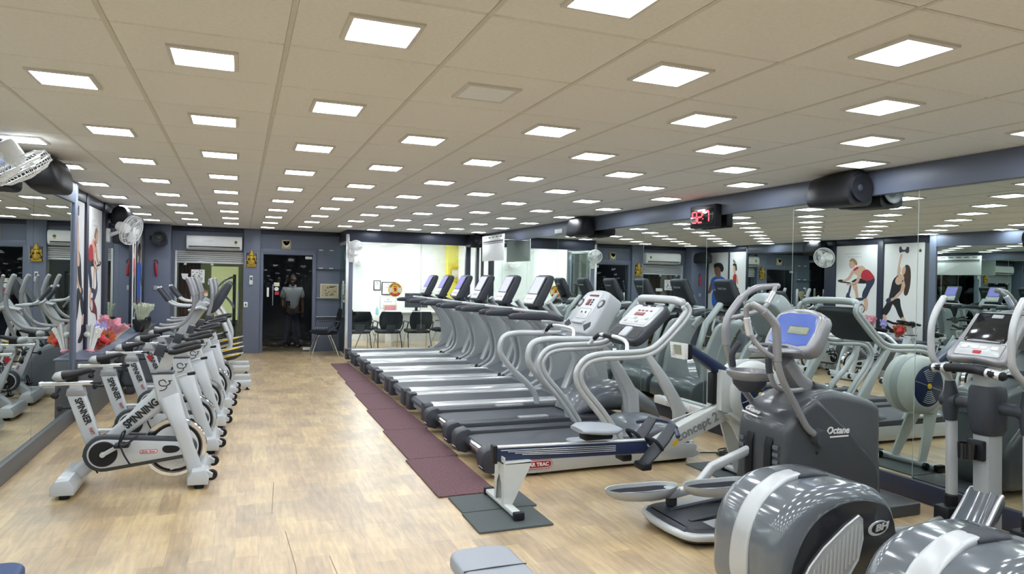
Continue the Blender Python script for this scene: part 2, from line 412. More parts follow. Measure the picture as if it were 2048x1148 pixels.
struct('ceiling_beyond', MB().box(-1.75, 1.9, YF+.12, 17.1, CEIL, CEIL+.034), 'dim_wall')
# door
d1 = struct('door_1', MB().rbox(.43, 1.335, YF+.0, YF+.012, .03, 1.895, .003), 'glass_dark')
def bar(x, y, z0, z1, r=.011): return MB().tube([(x, y, z0), (x, y, z1)], r, 10, 0)
part('handle', bar(.60, YF-.06, .92, 1.32).tube([(.60, YF-.06, .98), (.60, YF, .98)], .008, 8, 0).tube([(.60, YF-.06, 1.26), (.60, YF, 1.26)], .008, 8, 0), 'chrome', d1)
part('lock_plate', MB().rbox(.49, .53, YF-.022, YF, 1.08, 1.26, .006, plane='xz'), 'plastic_white', d1)
part('patch_fitting', MB().rbox(1.2, 1.33, YF-.02, YF+.02, 1.83, 1.885, .006), 'silver', d1)
part('patch_fitting', MB().rbox(1.18, 1.33, YF-.02, YF+.02, .03, .085, .006), 'silver', d1)
part('sticker', MB().box(.62, .72, YF-.003, YF, 1.29, 1.36), 'cream', d1, flat=True, label='cream printed sticker')
part('sticker', MB().lathe([(.04, 0), (.04, .003)], (.67, YF, 1.235), (0, -1, 0)), 'paper', d1, flat=True, label='round white sticker')
part('sticker', MB().box(.64, .715, YF-.003, YF, 1.12, 1.18), 'red_cloth', d1, flat=True, label='red square sticker')
# shopfront window behind the trainers
w1 = struct('window_1', MB().rbox(-1.13, -1.09, YF-.01, YF+.06, 0, 1.93, .004), 'silver')
part('window_frame', MB().rbox(-1.09, .06, YF-.01, YF+.06, 1.70, 1.735, .004), 'silver', w1)
for k in range(5):
    z = 1.74+k*.038
    part('shutter_slat', MB().prism([(YF+.02, z), (YF-.02, z+.006), (YF-.026, z+.02), (YF-.02, z+.032), (YF+.02, z+.037)], -1.09, .058, 'yz'), 'silver', w1)
part('glass_pane', MB().box(-1.09, -.45, YF+.01, YF+.018, .05, 1.70), 'glass', w1, flat=True)
part('glass_pane', MB().box(-.445, .055, YF+.022, YF+.03, .05, 1.70), 'glass', w1, flat=True)
part('handle', bar(-.02, YF-.05, .55, 1.2).tube([(-.02, YF-.05, .62), (-.02, YF+.02, .62)], .008, 8, 0).tube([(-.02, YF-.05, 1.12), (-.02, YF+.02, 1.12)], .008, 8, 0), 'chrome', w1)
for x in (-.98, -.52): part('glass_clip', MB().rbox(x, x+.05, YF-.012, YF+.025, 1.66, 1.70, .004), 'silver', w1)
wp = part('window_sheet', MB().box(-.85, -.62, YF, YF+.008, 1.33, 1.58), 'paper', w1, flat=True, label='white sheet printed with dark leaf pattern')
mb = MB()
for k in range(26):
    x = random.uniform(-.83, -.64); z = random.uniform(1.35, 1.56); a = random.uniform(0, PI); l = .022
    mb.prism([(x-l*math.cos(a), z-l*math.sin(a)), (x+.007*math.sin(a), z-.007*math.cos(a)), (x+l*math.cos(a), z+l*math.sin(a)), (x-.007*math.sin(a), z+.007*math.cos(a))], YF-.0015, YF+.001, 'xz')
lf = part('leaf_print', mb, 'ink', wp, flat=True); lf['kind'] = 'stuff'
part('sticker', MB().prism([(-1.02, 1.5), (-.9, 1.5), (-.915, 1.41), (-.96, 1.385), (-1.0, 1.41)], YF, YF+.009, 'xz'), 'paper', w1, flat=True, label='white shield shaped sticker')
part('sticker', MB().box(-.66, -.56, YF+.0, YF+.009, 1.08, 1.18), 'cream', w1, flat=True, label='cream and red notice')
part('sticker', MB().box(-.66, -.56, YF-.002, YF+.0, 1.14, 1.18), 'paper_orange', w1, flat=True)
part('sticker', MB().box(-.56, -.38, YF+.0, YF+.009, 1.3, 1.37), 'plastic_white', w1, flat=True, label='white lettered strip')
part('sticker', MB().box(-.85, -.76, YF+.0, YF+.009, .98, 1.08), 'paper', w1, flat=True, label='square black and white code-like notice')
# ---- right wall with mirror panes
wr = struct('wall_right', MB().box(XR+.02, 4.75, YB, 13.2, 0, CEIL), 'slate')
part('fascia_panel', MB().rbox(XR-.03, XR+.02, YB, 13.2, 2.195, CEIL, .004), 'slate', wr)
ys = [3.54+1.2*k for k in range(-5, 9)]; ys[-1] = 13.15
for a, b in zip(ys[:-1], ys[1:]):
    part('mirror_pane', MB().box(XR, XR+.006, a+.003, b-.003, .14, 2.195), 'mirror', wr, flat=True)
    part('mirror_backing', MB().box(XR+.0065, XR+.02, a, b, .14, 2.195), 'plastic_white', wr, flat=True)
struct('baseboard_right', MB().rbox(XR-.02, XR+.02, YB, 13.2, 0, .14, .005), 'slate_dark')
# ---- wall behind the camera
struct('wall_back', MB().box(-1.75, 4.75, YB-.15, YB, 0, CEIL), 'slate')
# ---- office
wo = struct('wall_office', MB().box(1.9, 5.0, 16.6, 16.8, 0, CEIL), 'white_wall')
part('wall_panel', MB().box(4.74, 5.15, 16.4, 16.6, 0, CEIL), 'yellow_wall', wo, flat=True)
part('wall_panel', MB().rbox(4.1, 4.13, 16.58, 16.6, 0, CEIL, .003), 'faint', wo)
struct('wall_office_right', MB().box(5.0, 5.2, 13.2, 16.6, 0, CEIL), 'white_wall')
ws = struct('wall_office_side', MB().box(1.9, 1.95, YF+.13, 16.6, 0, CEIL), 'white_wall')
op = struct('wall_office_front', MB().rbox(1.86, 4.46, 13.2, 13.3, 2.165, CEIL, .006), 'slate_dark')
part('corner_post', MB().rbox(1.9, 1.97, 13.2, 13.28, 0, 1.9, .006), 'slate', op)
part('corner_post', MB().rbox(1.84, 1.895, 13.19, 13.25, 0, 2.3, .006), 'silver_hi', op)
part('end_post', MB().rbox(4.18, 4.28, 13.19, 13.29, 0, 2.17, .006), 'slate_dark', op)
part('end_post', MB().rbox(4.40, 4.46, 13.19, 13.29, 0, 2.17, .006), 'slate_grey', op)
for a, b in ((1.98, 3.30), (3.305, 4.17)):
    part('glass_pane', MB().box(a, b, 13.235, 13.245, .06, 2.165), 'glass', op, flat=True)
part('glass_pane', MB().box(4.29, 4.39, 13.235, 13.245, .06, 2.165), 'glass', op, flat=True)
part('bottom_rail', MB().rbox(1.97, 4.18, 13.22, 13.26, 0, .06, .006), 'silver', op)
os_ = struct('wall_office_left', MB().rbox(1.86, 1.9, 13.26, YF, 2.12, 2.18, .006), 'silver')
part('header', MB().rbox(1.85, 1.92, 13.3, YF, 2.18, CEIL, .004), 'slate_dark', os_)
for a, b in ((13.27, 13.62), (13.625, 13.97), (13.975, YF-.01)):
    part('glass_pane', MB().box(1.873, 1.883, a, b, .02, 2.12), 'glass_green', os_, flat=True)
part('handle', bar(1.84, 13.66, .8, 1.35, .012), 'chrome', os_)
part('lock', MB().rbox(1.86, 1.895, 13.6, 13.68, 1.0, 1.06, .006), 'silver', os_)
part('notice', MB().box(1.866, 1.872, 13.68, 13.82, 1.15, 1.42), 'paper', os_, flat=True)

# ================================================================== CEILING LIGHTS
def lname(i): return ['leftmost lane', 'second lane from left', 'third lane from left', 'fourth lane from left', 'fifth lane from left', 'sixth lane from left', 'seventh lane from left', 'third lane from right', 'second lane from right', 'rightmost lane'][i+3]
proto = {}
for i in range(-3, 7):
    cnt = 0
    for j in range(23, -6, -1):
        if (i+j) % 2: continue
        x, y = (i+GXC)*TILE, (j+GYC)*TILE
        if y > YF-.3: continue
        if x > 1.6 and y > 13.0: continue
        cnt += 1
        off = (i, j) == (1, 5)
        x = max(x, XL+.17)
        lab = ('unlit' if off else 'lit')+' square ceiling light, %s from the far wall in %s' % (ORD[cnt], lname(i))
        t = thing('ceiling_light', lab, 'ceiling light', (x, y, CEIL), 0, 'square ceiling lights')
        for nm, mk, mm in (('bezel', lambda: MB().loft([[(a*s, b*s, z) for a, b in ((-1, -1), (1, -1), (1, 1), (-1, 1))] for s, z in ((.132, .0), (.130, -.010), (.114, -.012), (.112, -.006))], False), 'lamp_frame'),
                           ('diffuser', lambda: MB().box(-.112, .112, -.112, .112, -.009, -.004), 'lamp_off' if off else 'lamp')):
            k = (nm, mm)
            if k not in proto: o = part(nm, mk(), mm, t, flat=True); proto[k] = o.data
            else: o = link(bpy.data.objects.new(nm, proto[k]), t)
for n, (x, y, l) in enumerate(((2.6, 14.6, 'near the glass'), (3.6, 14.6, 'at the right'), (2.6, 15.8, 'at the back left'), (3.9, 15.8, 'at the back right'))):
    t = thing('fill_light', 'added square fill light %s inside the glazed office' % l, 'ceiling light', (x, y, CEIL))  # fill lamps added to brighten the office behind its glass
    part('bezel', MB().box(-.16, .16, -.16, .16, -.012, 0), 'lamp_frame', t, flat=True); part('diffuser', MB().box(-.15, .15, -.15, .15, -.018, -.012), 'lamp_fill', t, flat=True)
t = thing('fill_light', 'added fill light in the room behind the shopfront window', 'ceiling light', (-.6, 15.8, CEIL))  # lamp added to light the olive panel and wall
part('bezel', MB().box(-.12, .12, -.12, .12, -.012, 0), 'lamp_frame', t, flat=True); part('diffuser', MB().box(-.1, .1, -.1, .1, -.018, -.012), 'lamp_fill', t, flat=True)
t = thing('door_fill_light', 'added fill light in the dark room behind the glass door', 'ceiling light', (1.15, 14.75, CEIL))  # lamp added to brighten the white shirt seen through the tinted door
part('bezel', MB().box(-.12, .12, -.12, .12, -.012, 0), 'lamp_frame', t, flat=True); part('diffuser', MB().box(-.1, .1, -.1, .1, -.018, -.012), 'lamp_fill_door', t, flat=True)
# ================================================================== SPINNING BIKES
def shift(poly, dx, dz=0): return [(x+dx, z+dz) for x, z in poly]
BX = -.62
def make_bike():
    t = thing('exercise_bike', 'nearest white indoor cycling bike, whole side in view', 'exercise bike', (BX, 5.51, 0), 0, 'white indoor cycling bikes')
    S = lambda *p: [(x-BX, z) for x, z in p]
    fr = MB()
    # seat tube, fork body, diagonal beam, rear stay
    fr.prism(S((-1.085, .655), (-.975, .655), (-.885, .36), (-.85, .2), (-.93, .2), (-.99, .36)), -.035, .035, 'xz', .012, 3)
    fr.prism(S((-.57, .79), (-.43, .79), (-.385, .65), (-.37, .60), (-.40, .52), (-.49, .50), (-.53, .60)), -.055, .055, 'xz', .014, 3)
    for s in (-1, 1):
        fr.sweep([(x-BX, s*y, z) for x, y, z in ((-.455, .045, .62), (-.41, .095, .51), (-.375, .12, .42), (-.325, .125, .27), (-.262, .125, .07))], [.03, .034, .03, .03, .032], [.07, .058, .05, .046, .05], 12, 3.5)
    fr.sweep([(x-BX, 0, z) for x, z in ((-.49, .63), (-.60, .53), (-.72, .425), (-.82, .34))], .034, [.085, .066, .054, .05], 12, 3.5)
    fr.sweep([(x-BX, 0, z) for x, z in ((-.80, .30), (-.90, .215), (-1.0, .13), (-1.06, .075))], .036, [.055, .055, .05, .04], 12, 3.5)
    fr.sweep([(x-BX, 0, z) for x, z in ((-.90, .40), (-.70, .395))], .022, .012, 10, 3)
    part('frame', fr, 'paint_white', t)
    for nm, x, l in (('rear_foot', -1.055, .26), ('front_foot', -.245, .26)):
        b = MB().prism(S((x-.075, .035), (x+.06, .03), (x+.065, .085), (x+.035, .135), (x-.045, .13), (x-.075, .085)), -l, l, 'xz', .012, 2)
        f = part(nm, b, 'paint_white', t)
        p = MB()
        for s in (-1, 1): p.lathe([(.03, 0), (.033, .006), (.028, .034)], (x-BX, s*.2, 0), (0, 0, 1), 16)
        part('rubber_pad', p, 'rubber', f)
    for s in (-1, 1):
        wq = MB().lathe([(.012, -.014), (.034, -.014), (.039, -.007), (.039, .007), (.034, .014), (.012, .014)], (-.165-BX, s*.2, .085), (0, 1, 0), 18)
        wo_ = part('wheel', wq, 'black', t)
        part('wheel_bracket', MB().prism(S((-.215, .06), (-.16, .07), (-.155, .10), (-.19, .125), (-.23, .12)), s*.2-.026, s*.2+.026, 'xz', .006), 'silver', wo_)
    fw_ = MB().lathe([(.03, -.022), (.178, -.018), (.182, -.026), (.206, -.026), (.212, -.02), (.212, .02), (.206, .026), (.182, .026), (.178, .018), (.03, .022)], (-.415-BX, 0, .255), (0, 1, 0), 40)
    f = part('flywheel', fw_, 'chrome', t, ang=30)
    for s in (-1, 1):
        part('flywheel_face', MB().lathe([(.005, s*.023), (.176, s*.019), (.176, s*.016), (.005, s*.012)], (-.415-BX, 0, .255), (0, 1, 0), 40), 'black', f)
        part('ring_stripe', MB().lathe([(.150, s*.0225), (.155, s*.0225), (.155, s*.018), (.150, s*.018)], (-.415-BX, 0, .255), (0, 1, 0), 40), 'logo_white', f)
    part('hub_mark', MB().tube([(-.44-BX, -.0265, .10), (-.40-BX, -.0265, .115), (-.375-BX, -.0265, .16), (-.33-BX, -.0265, .165)], .006, 6, 4).tube([(-.43-BX, -.0265, .155), (-.39-BX, -.0265, .125), (-.35-BX, -.0265, .13)], .006, 6, 4), 'logo_white', f)
    # chain guard
    def pill(r0, r1):
        o = []
        c0, c1 = (-.845, .265), (-.335, .265); c1 = (-.335, .272)
        for k in range(13):
            a = math.radians(82+196*k/12); o.append((c0[0]+r0*math.cos(a)-BX, c0[1]+r0*math.sin(a)))
        for k in range(9):
            a = math.radians(-82+164*k/8); o.append((c1[0]+r1*math.cos(a)-BX, c1[1]+r1*math.sin(a)))
        return o
    g = part('chain_guard', MB().prism(pill(.125, .07), -.135, -.075, 'xz', .012, 3), 'char', t)
    part('guard_face', MB().prism(pill(.098, .042), -.142, -.125, 'xz', .004, 2), 'paint_white', g)
    part('crank_disc', MB().lathe([(.03, .0), (.080, .0), (.086, -.006), (.086, -.03)], (-.845-BX, -.15, .265), (0, -1, 0), 30), 'black', g)
    part('guard_hole', MB().prism([(x-BX, z) for x, z in spoly([(-.47, .297), (-.40, .292), (-.375, .27), (-.40, .247), (-.46, .247), (-.485, .27)])], -.146, -.138, 'xz', .002), 'black', g)
    part('badge', MB().rbox(-.625-BX, -.515-BX, -.146, -.138, .252, .277, .011, plane='xz', bev=.001), 'red_mark', g)
    part('badge', MB().rbox(-.621-BX, -.519-BX, -.1467, -.14, .2555, .2735, .009, plane='xz', bev=.0005), 'logo_white', g)
    text('lettering', 'STAR TRAC', .0165, 'red_mark', g, frame((-.57-BX, -.1475, .2645), (1, 0, 0), (0, 0, 1)), bold=.0006)
    part('chain_guard', MB().prism(pill(.10, .055), .075, .105, 'xz', .01, 2), 'char', t)
    part('crank', MB().sweep([(-.845-BX, -.165, .265), (-.72-BX, -.165, .335)], .008, .014, 8, 4).sweep([(-.845-BX, .125, .265), (-.97-BX, .125, .195)], .008, .014, 8, 4).lathe([(.018, -.17), (.018, .13)], (-.845-BX, 0, .265), (0, 1, 0), 14), 'silver', t)
    for s, x, z in ((-1, -.72, .335), (1, -.97, .195)):
        y = s*.215 if s < 0 else .175
        pd = part('pedal', MB().rbox(x-BX-.05, x-BX+.045, y-.045, y+.045, z-.014, z+.014, .012).lathe([(.012, -.06), (.012, .06)], (x-BX, y, z), (0, 1, 0), 10), 'black', t)
        part('toe_cage', MB().tube([(x-BX+.02, y-.042, z), (x-BX+.08, y-.035, z+.05), (x-BX+.085, y+.035, z+.05), (x-BX+.02, y+.042, z)], .005, 6, 4)
             .tube([(x-BX-.02, y-.045, z), (x-BX-.0, y-.04, z+.085), (x-BX+.01, y+.04, z+.085), (x-BX-.02, y+.045, z)], .006, 6, 4)
             .tube([(x-BX-.01, y-.05, z+.02), (x-BX+.02, y-.075, z-.05), (x-BX+.055, y-.075, z-.115)], .006, 6, 4), 'black', t)
    # seat
    part('seat_collar', MB().prism(S((-1.09, .652), (-.972, .652), (-.985, .70), (-1.083, .70)), -.042, .042, 'xz', .008, 2), 'tube_grey', t)
    sp = part('seat_post', MB().prism(S((-1.075, .69), (-.995, .69), (-1.0, .725), (-1.07, .725)), -.025, .025, 'xz', .006), 'silver', t)
    part('seat_rail', MB().rbox(-1.235-BX, -.935-BX, -.02, .02, .722, .748, .005).rbox(-1.25-BX, -1.23-BX, -.022, .022, .72, .75, .005), 'silver_hi', t)
    for kb in (MB().lathe([(.008, 0), (.008, .04), (.022, .045), (.024, .065), (.016, .075)], (-1.13-BX, 0, .70), (-.2, -.25, -.4), 12), MB().lathe([(.008, 0), (.008, .05), (.02, .055), (.026, .075), (.012, .085)], (-1.06-BX, 0, .565), (-1, -.1, 0), 12), MB().lathe([(.006, 0), (.007, .06), (.014, .07), (.012, .085)], (-.96-BX, -.01, .735), (.8, -.3, 0), 10)):
        part('knob', kb, 'black', t)
    pts = [(-1.165, .775), (-1.15, .782), (-1.11, .79), (-1.06, .795), (-1.0, .808), (-.95, .82), (-.92, .818)]
    part('saddle', MB().sweep([(x-BX, 0, z) for x, z in pts], [.035, .075, .085, .065, .035, .024, .012], [.012, .026, .032, .028, .022, .018, .008], 16, 2.3).box(-1.09-BX, -1.02-BX, -.02, .02, .745, .78), 'black', t, ang=60)
    part('saddle_pad', MB().sweep([(x-BX, 0, z) for x, z in ((-1.172, .772), (-1.15, .781), (-1.11, .788), (-1.075, .788))], [.025, .077, .088, .05], [.01, .029, .034, .012], 16, 2.3), 'panel_grey', t, ang=60, label='pale grey rear saddle pad')
    # handlebar
    part('head_collar', MB().rbox(-.575-BX, -.425-BX, -.06, .06, .786, .797, .01, bev=.003), 'char', t)
    part('handlebar_post', MB().prism(S((-.545, .795), (-.455, .795), (-.425, .955), (-.49, .955)), -.024, .024, 'xz', .006, 2), 'silver', t)
    hb = MB()
    hb.tube([(-.44-BX, -.20, .955), (-.445-BX, -.1, .955), (-.445-BX, .1, .955), (-.44-BX, .20, .955)], .017, 10, 3)
    for s in (-1, 1):
        hb.tube([(-.44-BX, s*.20, .955), (-.40-BX, s*.215, .957), (-.33-BX, s*.205, .975), (-.255-BX, s*.19, .993)], .018, 10, 4)
        hb.tube([(-.445-BX, s*.055, .957), (-.36-BX, s*.06, .985), (-.285-BX, s*.05, 1.0)], .017, 10, 4)
    hb.tube([(-.285-BX, -.05, 1.0), (-.27-BX, 0, 1.003), (-.285-BX, .05, 1.0)], .017, 10, 4)
    hb.rbox(-.49-BX, -.40-BX, -.05, .05, .935, .962, .015)
    part('handlebar', hb, 'black', t)
    part('bottle_holder', MB().prism(S((-.565, .92), (-.50, .90), (-.475, .985), (-.535, 1.0)), -.04, .04, 'xz', .01, 2), 'char', t)
    part('brake_lever', MB().tube([(-.41-BX, 0, .755), (-.36-BX, -.01, .772), (-.335-BX, -.01, .775)], .007, 8, 3), 'silver', t)
    part('lever_grip', MB().tube([(-.34-BX, -.01, .775), (-.295-BX, -.01, .782)], [.010, .013], 8, 2), 'black', t)
    # lettering
    q = Vector((-.66-BX, -.0355, .478)); d = Vector((.24, 0, .205)).normalized()
    text('lettering', 'SPINNING', .074, 'ink', t, frame((-.63-BX, -.0362, .510), d, (-d.z, 0, d.x)), bold=.003, shear=.0, sx=.78)
    d2 = Vector((.118, 0, -.30)).normalized()
    text('lettering', 'SPINNER', .058, 'ink', t, frame((-.985-BX, -.037, .545), d2, (-d2.z, 0, d2.x)), bold=.002, sx=.85)
    text('lettering', 'NXT', .03, 'red_mark', t, frame((-.932-BX, -.037, .405), d2, (-d2.z, 0, d2.x)), bold=.0005, sx=.8)
    lg_ = MB()
    for P in ([(-.475, .725), (-.49, .745), (-.52, .735), (-.51, .705), (-.47, .70), (-.485, .675), (-.515, .67)], [(-.46, .74), (-.45, .72), (-.47, .705)], [(-.455, .735), (-.44, .74)]):
        lg_.tube([(x-BX, -.0555, z) for x, z in P], .0035, 6, 3)
    part('rider_emblem', lg_, 'ink', t)
    return t
b0 = make_bike()
for k, (y, lab) in enumerate(((6.50, 'second white indoor cycling bike, directly behind the nearest one'), (7.50, 'middle white indoor cycling bike, third along the mirror'),
                             (8.45, 'fourth white indoor cycling bike, with a red tag on its seat post'), (9.32, 'farthest white indoor cycling bike, beside the far cross trainers'))):
    c = dup(b0, (BX+.05*(k+1)*.8, y, 0), lab)
    if k == 2:
        part('tag', MB().prism([(-.43, .60), (-.36, .62), (-.385, .535)], -.042, -.037, 'xz', .001), 'red_mark', c, flat=True, label='red triangular tag')

# ================================================================== TREADMILLS
def make_tread_a():
    t = thing('treadmill', 'x', 'treadmill', (1.78, 7.22, 0), 0, 'silver treadmills with tilted screens')
    part('base', MB().rbox(.03, 1.75, -.36, .36, .075, .165, .02).rbox(.02, .1, -.40, .40, .08, .19, .015), 'panel_grey', t)
    part('belt', MB().sweep([(.0, 0, .15), (.0, 0, .175), (.02, 0, .197), (.08, 0, .203), (1.72, 0, .203), (1.75, 0, .18)], .27, .012, 8, 6), 'belt', t, ang=25)
    for s in (-1, 1):
        part('side_rail', MB().prism([(s*.275, .19), (s*.285, .225), (s*.30, .232), (s*.405, .226), (s*.425, .21), (s*.425, .12), (s*.40, .10), (s*.275, .12)], .06, 1.75, 'yz', .004), 'silver_hi', t, ang=25)
        part('end_cap', MB().prism([(s*.27, .05), (s*.27, .225), (s*.30, .237), (s*.41, .232), (s*.432, .21), (s*.432, .05)], -.03, .062, 'yz', .008, 2), 'char', t)
        part('foot', MB().lathe([(.03, 0), (.03, .012), (.012, .016), (.012, .08)], (.25, s*.33, 0), (0, 0, 1), 12).lathe([(.03, 0), (.03, .012), (.012, .016), (.012, .08)], (1.9, s*.28, 0), (0, 0, 1), 12), 'black', t)
        up = spoly([(1.455, .205), (1.55, .245), (1.66, .31), (1.715, .42), (1.72, .56), (1.67, .76), (1.57, .93), (1.50, 1.02), (1.80, 1.03), (1.93, .86), (2.03, .62), (2.07, .40), (2.10, .22), (1.8, .2)], 3)
        u = part('upright', MB().prism(up, s*.355, s*.425, 'xz', .016, 3), 'panel_grey', t, ang=50)
        cre = [(1.78, .33), (1.86, .46), (1.87, .6), (1.80, .80), (1.70, .96)]
        part('crease', MB().tube([(x, s*.4255, z) for x, z in cre], .006, 6, 4), 'silver', u)
        part('toe_knob', MB().lathe([(.012, 0), (.026, .004), (.026, .03), (.012, .034)], (1.5, s*.39, .215), (0, s, .3), 12), 'char', u)
        ar = [(.88, 1.105), (.93, 1.113), (1.1, 1.117), (1.27, 1.115), (1.42, 1.09), (1.50, 1.06)]
        part('arm', MB().sweep([(x, s*.37, z) for x, z in ar], [.028, .036, .038, .04, .045, .04], [.022, .034, .042, .046, .04, .03], 12, 3), 'char', t, ang=50)
        part('arm_bracket', MB().sweep([(x, s*.375, z) for x, z in ((1.24, 1.065), (1.42, 1.065), (1.56, 1.02), (1.66, .94))], [.03, .034, .04, .03], [.02, .035, .05, .04], 12, 2.5), 'silver', t, ang=50)
    part('motor_hood', MB().prism(spoly([(1.52, .10), (1.49, .175), (1.54, .215), (1.70, .27), (1.90, .345), (2.10, .35), (2.23, .26), (2.25, .12), (2.2, .07), (1.8, .06)], 3), -.437, .437, 'xz', .02, 3), 'hood_grey', t, ang=50)
    part('dashboard', MB().sweep([(1.45, -.36, 1.08), (1.40, -.18, 1.13), (1.38, 0, 1.145), (1.40, .18, 1.13), (1.45, .36, 1.08)], [.10, .11, .12, .11, .10], [.03, .04, .045, .04, .03], 12, 2.6, up=(1, 0, 0)), 'char', t, ang=50)
    part('grip_bar', MB().tube([(1.38, -.24, 1.15), (1.18, -.2, 1.165), (1.12, -.08, 1.17), (1.12, .08, 1.17), (1.18, .2, 1.165), (1.38, .24, 1.15)], .016, 10, 5), 'silver', t)
    part('neck', MB().sweep([(1.40, 0, 1.14), (1.33, 0, 1.20), (1.38, 0, 1.26)], [.14, .16, .12], [.06, .05, .05], 12, 3), 'black', t, ang=50)
    part('front_stay', MB().sweep([(1.72, 0, .24), (1.86, 0, .6), (1.72, 0, 1.0), (1.5, 0, 1.25)], [.07, .05, .05, .05], .03, 10, 3), 'silver', t, ang=50)
    cs = part('console', MB().prism(spoly([(1.255, 1.225), (1.345, 1.395), (1.425, 1.545), (1.455, 1.562), (1.50, 1.545), (1.50, 1.495), (1.44, 1.35), (1.36, 1.215), (1.31, 1.20)], 2), -.16, .16, 'xz', .025, 4), 'char', t, ang=50)
    d = Vector((.185, 0, .35)).normalized(); o = Vector((1.253, 0, 1.238))
    nrm = Vector((-d.z, 0, d.x))
    def quad(a, b, w, th=.004, off=.004):
        p = [o+d*a-nrm*(-off), o+d*b-nrm*(-off)]
        return MB().add([(q.x+nrm.x*e, y, q.z+nrm.z*e) for e in (0, th) for q, y in ((p[0], -w), (p[0], w), (p[1], w), (p[1], -w))], [(0, 1, 2, 3), (7, 6, 5, 4), (0, 4, 5, 1), (1, 5, 6, 2), (2, 6, 7, 3), (3, 7, 4, 0)])
    part('face_plate', quad(.0, .115, .142), 'silver', cs, flat=True); part('screen_bezel', quad(.117, .35, .142), 'slate_grey', cs, flat=True)
    part('screen', quad(.126, .335, .122, off=.008), 'screen_white', cs, flat=True)
    part('key_panel', quad(.012, .105, .13, off=.008), 'silver_hi', cs, flat=True)
    part('keys', quad(.045, .07, .09, off=.0125), 'faint', cs, flat=True)
    text('lettering', 'MATRIX', .042, 'silver', cs, frame((1.49, 0, 1.44), (0, 1, 0), (.42, 0, .9)), sx=1.15)
    part('stop_key', MB().ball((1.16, 0, 1.135), .02, .02, .012, 10, 6).tube([(1.16, -.0, 1.13), (1.2, 0, 1.11), (1.38, 0, 1.12)], .005, 6, 3), 'red_mark', t)
    return t
ta = make_tread_a()
ta['label'] = 'silver treadmill with tilted screen nearest the two tube-railed treadmills'
for k, lab in enumerate(('silver screen treadmill second from the tube-railed pair', 'silver screen treadmill third from the tube-railed pair', 'silver screen treadmill third from the glazed office',
                         'silver screen treadmill second from the glazed office', 'silver screen treadmill right in front of the glazed office')):
    c = dup(ta, (1.78, 7.22+.975*(k+1), 0), lab)
    if k >= 2:
        for ch in c.children:
            if ch.name.startswith('console'):
                for g in ch.children:
                    if g.name.startswith('screen') and 'bezel' not in g.name:
                        g.data = g.data.copy(); g.data.materials[0] = MT['screen_blue']

